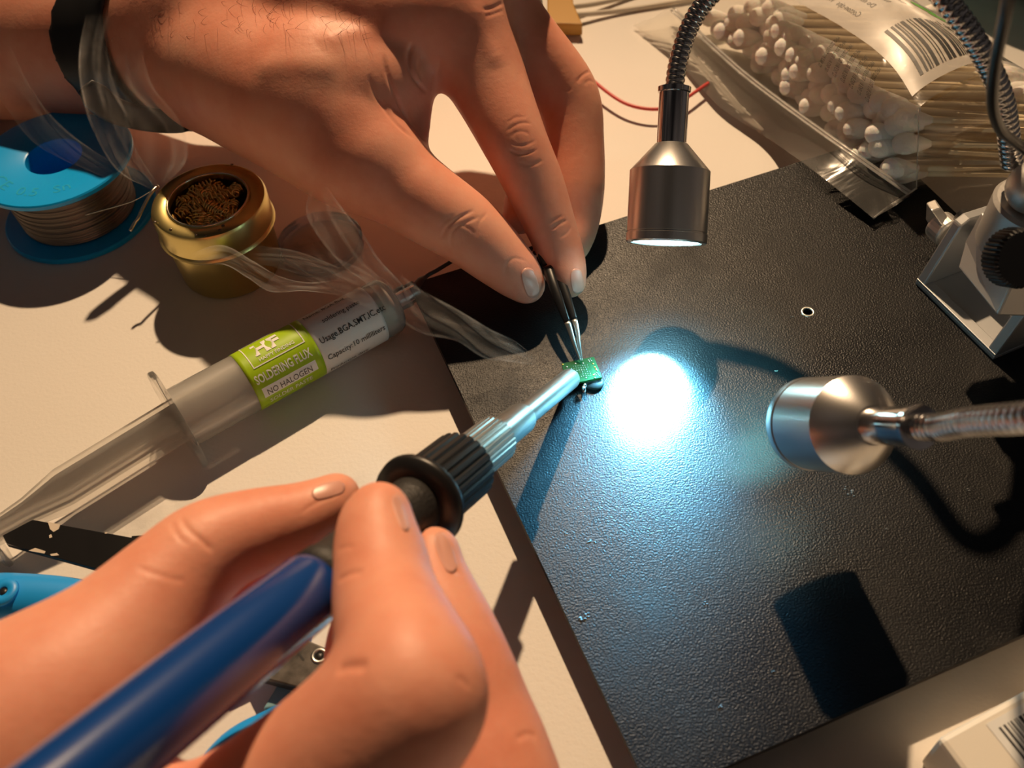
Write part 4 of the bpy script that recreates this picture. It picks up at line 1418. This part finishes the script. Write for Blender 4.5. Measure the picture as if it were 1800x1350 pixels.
Gt = crinkle(rows_to_grid(top_rows, 90, 90), .22, 5)
mesh('film', gridmesh(Gt), M['film'], bag)
side_rows = [
    [(1614, 192, 37), (1672, 160, 39), (1730, 129, 39), (1790, 126, 35), (1850, 135, 30), (1930, 160, 20)],
    [(1613, 250, 29), (1680, 225, 31), (1740, 200, 31), (1800, 185, 28), (1860, 180, 24), (1940, 180, 14)],
    [(1611, 300, 19), (1685, 268, 17), (1745, 245, 16), (1805, 230, 15), (1865, 215, 14), (1945, 180, 10)],
    [(1610, 331, 12.5), (1680, 296, 2), (1745, 275, 1.5), (1805, 262, 1.5), (1870, 245, 1.5), (1950, 205, 1.5)],
]
Gs = crinkle(rows_to_grid(side_rows, 60, 50), .35, 9)
mesh('side_film', gridmesh(Gs), M['film'], bag)
# lower sheet: a copy of the outline on the desk
low_rows = [
    [(1112, 44, 1.2), (1190, 108, 1.3), (1262, 185, 1.6), (1345, 240, 2.4), (1430, 300, 11.6), (1535, 384, 11.2)],
    [(1230, 0, .8), (1320, 60, .8), (1400, 120, .8), (1480, 190, 6), (1560, 260, 11), (1610, 330, 11.6)],
    [(1400, -60, .6), (1480, 0, .6), (1560, 60, .6), (1640, 140, .8), (1720, 220, .8), (1800, 262, .8)],
]
mesh('under_film', gridmesh(rows_to_grid(low_rows, 50, 30)), M['film'], bag)
# zip seal ridges
for off in (0.0, 4.0):
    zp = spline([P(1180 + off, 18 - off, 7.5), P(1250 + off, 82 - off, 9.5), P(1310 + off, 135 - off, 11.5), P(1400 + off, 203 - off, 15), P(1500 + off, 274 - off, 18.5), P(1596 + off, 341 - off, 15.5)], 60)
    mesh('zip_ridge', tube(zp, .55, 8, (0.5, (0, 0, 1))), M['filmseal'], bag)
seal = spline([P(*q) for q in [(1535, 384, 12.2), (1560, 364, 12.6), (1582, 350, 13.5), (1611, 331, 13)]], 20)
mesh('side_seam', tube(seal, .3, 6), M['filmseal'], bag)
mesh('side_seam', tube(spline([P(1611, 331, 13), P(1612, 290, 21), P(1614, 240, 31), P(1614, 192, 37.2)], 20), .16, 6), M['filmseal'], bag)


def on_film(u, v, off=.3):
    """u along the ridge, v across the top face from the ridge"""
    a = u * 89; b = v * 89
    i, j = int(min(a, 88)), int(min(b, 88)); fa, fb = a - i, b - j
    q = (Gs0[i, j] * (1 - fa) + Gs0[i + 1, j] * fa) * (1 - fb) + (Gs0[i, j + 1] * (1 - fa) + Gs0[i + 1, j + 1] * fa) * fb
    return q + np.array([0, -.3, 1]) * off


Gs0 = Gt
lab = np.array([[on_film(.10 + .86 * i / 40, .285 + .33 * j / 24, .35) for j in range(25)] for i in range(41)])
mesh('printed_label', gridmesh(lab), film_material('printed_film', 0.80, (0.95, 0.92, 0.88), False, 1.3, 0.3), bag)


def lab_pt(a, b, off=.42): return on_film(.10 + .86 * a, .285 + .33 * b, off)


barsg = []
rng = random.Random(9)
x_ = 0.0
while x_ < 1.0:
    w = rng.choice([.008, .014, .02, .03])
    q = [lab_pt(.70 + .24 * 0, .0, 0)]
    G_ = np.array([[lab_pt(.66 + .30 * yy, .12 + .76 * (x_ + w * xx), .48) for xx in (0, 1)] for yy in np.linspace(.25, 1, 9)])
    barsg.append(gridmesh(G_))
    x_ += w + rng.choice([.010, .018, .028])
mesh('barcode', merge(*barsg), M['ink'], bag, smooth=False)


def lab_text(txt, a, b, size, ms):
    """lines run along the bag, upside down for the viewer"""
    Vt, Ft_ = text_geo(txt, 1.0)
    if not len(Vt): return None
    L_ = Vt[:, 0].max()
    return np.array([lab_pt(a - x * size, b + y * size * 2.3, .5) for x, y, z in Vt]), Ft_


gb, gg = [], []
gb.append((np.array([lab_pt(.71 + y * .045, .80 - x * .11, .5) for x, y, z in text_geo('273861', 1.0)[0]]), text_geo('273861', 1.0)[1]))
for i, (s_, a) in enumerate((('Cotton-tips   Wattestaebchen  Coton-tiges', .60), ('Do not insert into the ear canal, clean outer ear only', .60), ('Nicht in den Gehoergang einfuehren. Nur fuer aussen', .60),
                             ('Ne pas introduire dans le conduit auditif', .60))):
    q = lab_text(s_, a, .10 + i * .10, .024, None); gb.append(q)
for i in range(5):
    q = lab_text('Hergestellt in der EU  100% Baumwolle  Papier', .56, .62 + i * .075, .020, None); gb.append(q)
mesh('small_print', merge(*gb), M['greyink'], bag, smooth=False)
for i in range(2): gg.append(lab_text('biologisch abbaubar  plastikfrei', .50, .50 + i * .06, .024, None))
for a, b in ((.16, .30), (.22, .34), (.55, .60), (.61, .63), (.16, .8), (.22, .84)):
    G_ = [lab_pt(a + .035 * math.cos(t), b + .07 * math.sin(t), .5) for t in np.linspace(0, 2 * math.pi, 14, endpoint=False)]
    gg.append((np.array(G_), [list(range(14))]))
mesh('green_print', merge(*gg), M['greenink'], bag, smooth=False)
# smaller print straight on the clear film in front of the label
fp = []
for i in range(7):
    Vt, Ft_ = text_geo('MFG 2203 LOT 118 EXP 27', 1.0)
    fp.append((np.array([on_film(.62 + i * .032 + y * .022, .262 - x * .0060, .45) for x, y, z in Vt]), Ft_))
mesh('film_print', merge(*fp), M['ink'], bag, smooth=False)

# ------------------------------------------------------------------ smoke rising from the chip
smoke_m = bpy.data.materials.new('thin_smoke')
smoke_m.use_nodes = True
_n, _l = smoke_m.node_tree.nodes, smoke_m.node_tree.links
_n.clear()
_o = _n.new('ShaderNodeOutputMaterial')
_a = _n.new('ShaderNodeAttribute'); _a.attribute_name = 'veil_map'
_t = _n.new('ShaderNodeTexCoord'); _x = _n.new('ShaderNodeTexNoise'); _x.inputs['Scale'].default_value = 75; _x.inputs['Detail'].default_value = 3; _x.inputs['Distortion'].default_value = 1.5
_l.new(_t.outputs['Object'], _x.inputs['Vector'])
_r = _n.new('ShaderNodeMapRange'); _r.inputs['From Min'].default_value = 0.3; _r.inputs['From Max'].default_value = 0.7; _r.inputs['To Min'].default_value = 0.45; _r.inputs['To Max'].default_value = 1.25
_l.new(_x.outputs['Fac'], _r.inputs['Value'])
_m = _n.new('ShaderNodeMath'); _m.operation = 'MULTIPLY'; _m.use_clamp = True
_l.new(_a.outputs['Fac'], _m.inputs[0]); _l.new(_r.outputs[0], _m.inputs[1])
_tr = _n.new('ShaderNodeBsdfTransparent'); _tl = _n.new('ShaderNodeBsdfTranslucent'); _df = _n.new('ShaderNodeBsdfDiffuse')
for _q in (_tl, _df): _q.inputs['Color'].default_value = (0.86, 0.86, 0.85, 1)
_h = _n.new('ShaderNodeMixShader'); _h.inputs[0].default_value = 0.5
_l.new(_tl.outputs[0], _h.inputs[1]); _l.new(_df.outputs[0], _h.inputs[2])
_mx = _n.new('ShaderNodeMixShader')
_l.new(_m.outputs[0], _mx.inputs[0]); _l.new(_tr.outputs[0], _mx.inputs[1]); _l.new(_h.outputs[0], _mx.inputs[2])
_l.new(_mx.outputs[0], _o.inputs['Surface'])


def veil(parent, rows_, base, edge, seed=0, nu=90, nv=40):
    """rows_: (edge point a, edge point b) in pixels with a depth each; base / edge: opacity inside and along the curled edges"""
    A = spline([(x, y, d) for (x, y, d), _ in rows_], nu)
    B = spline([(x, y, d) for _, (x, y, d) in rows_], nu)
    rs = np.random.RandomState(seed); ph = rs.uniform(0, 6.28, 8)
    G = np.zeros((nu, nv, 3)); dens = np.zeros((nu, nv))
    for i in range(nu):
        u = i / (nu - 1)
        for j in range(nv):
            v = j / (nv - 1)
            x, y, d = A[i] * (1 - v) + B[i] * v
            curl = 3.0 * math.sin(v * math.pi * 1.3 + u * 4 + ph[0]) + 1.4 * math.sin(v * 9 + u * 8 + ph[1])
            G[i, j] = PD(x, y, d + curl)
            e = edge[0] * math.exp(-((v - .05) / .035) ** 2) + edge[1] * math.exp(-((v - .95) / .035) ** 2) + edge[2] * math.exp(-((v - .38 - .12 * math.sin(u * 5 + ph[2])) / .05) ** 2)
            inner = base * (.45 + .55 * (.5 + .5 * math.sin(v * 11 + 3 * math.sin(u * 4 + ph[3]) + ph[4])))
            fade = min(1, u * 5, (1 - u) * 5) * min(1, v * 25, (1 - v) * 25)
            dens[i, j] = (inner + e) * fade
    V, F = gridmesh(G)
    o = mesh('wisp', (V, F), smoke_m, parent, recalc=False)
    at = o.data.attributes.new('veil_map', 'FLOAT', 'POINT')
    at.data.foreach_set('value', dens.reshape(-1).tolist())
    return o


def smoke(label, *veils):
    r0 = veils[0][0][0][0]
    t_ = thing('smoke', PD(*r0), label, 'smoke')
    t_['kind'] = 'stuff'
    for k, (rows_, base, edge) in enumerate(veils): veil(t_, rows_, base, edge, k + len(label))
    return t_


smoke('thin wisp of smoke drifting from the chip across the black plate to the syringe tip',
      ([((948, 633, 256), (944, 642, 256)), ((905, 598, 255), (905, 638, 255)), ((862, 577, 253), (850, 630, 253)), ((800, 540, 250), (800, 600, 250)), ((745, 510, 248), (742, 588, 248)), ((700, 478, 246), (690, 556, 246))], .13, (.17, .13, .05)),)
smoke('folded veil of smoke rising between the tin and the hand above the syringe',
      ([((735, 560, 249), (690, 560, 248)), ((712, 505, 246), (650, 505, 244)), ((668, 455, 242), (604, 470, 238)), ((640, 410, 237), (560, 420, 234)), ((604, 366, 231), (536, 370, 228)), ((568, 318, 226), (552, 322, 224))], .11, (.20, .10, .10)),
      ([((700, 520, 244), (640, 540, 244)), ((650, 480, 241), (570, 500, 240)), ((600, 455, 238), (520, 470, 236)), ((560, 430, 235), (500, 440, 234))], .05, (.06, .08, .05)))
smoke('streak of smoke curling in front of the gold tin towards the syringe',
      ([((330, 446, 238), (334, 470, 238)), ((390, 430, 238), (392, 466, 238)), ((445, 458, 239), (436, 490, 239)), ((490, 484, 240), (476, 514, 240)), ((540, 496, 240), (535, 512, 240)), ((600, 490, 240), (600, 520, 240))], .13, (.16, .22, .05)),
      ([((440, 430, 240), (430, 460, 240)), ((520, 440, 240), (515, 480, 240)), ((600, 470, 240), (590, 520, 240)), ((680, 500, 241), (665, 548, 241))], .07, (.06, .04, .05)))
smoke('faint rising veil of smoke in front of the wristband and blue spool',
      ([((284, 332, 240), (272, 336, 240)), ((240, 262, 234), (205, 300, 232)), ((225, 205, 228), (160, 225, 226)), ((200, 140, 222), (140, 150, 220)), ((190, 80, 216), (138, 90, 214)), ((196, 20, 210), (150, 24, 208))], .16, (.10, .20, .10)),
      ([((285, 330, 240), (270, 325, 240)), ((330, 280, 236), (240, 290, 236)), ((320, 215, 230), (225, 215, 230)), ((270, 150, 224), (190, 150, 224)), ((250, 80, 218), (190, 90, 218))], .10, (.08, .10, .10)),
      ([((220, 300, 234), (200, 320, 234)), ((120, 230, 230), (70, 260, 230)), ((60, 160, 226), (10, 190, 226)), ((10, 60, 222), (-40, 110, 222))], .05, (.08, .04, .03)))
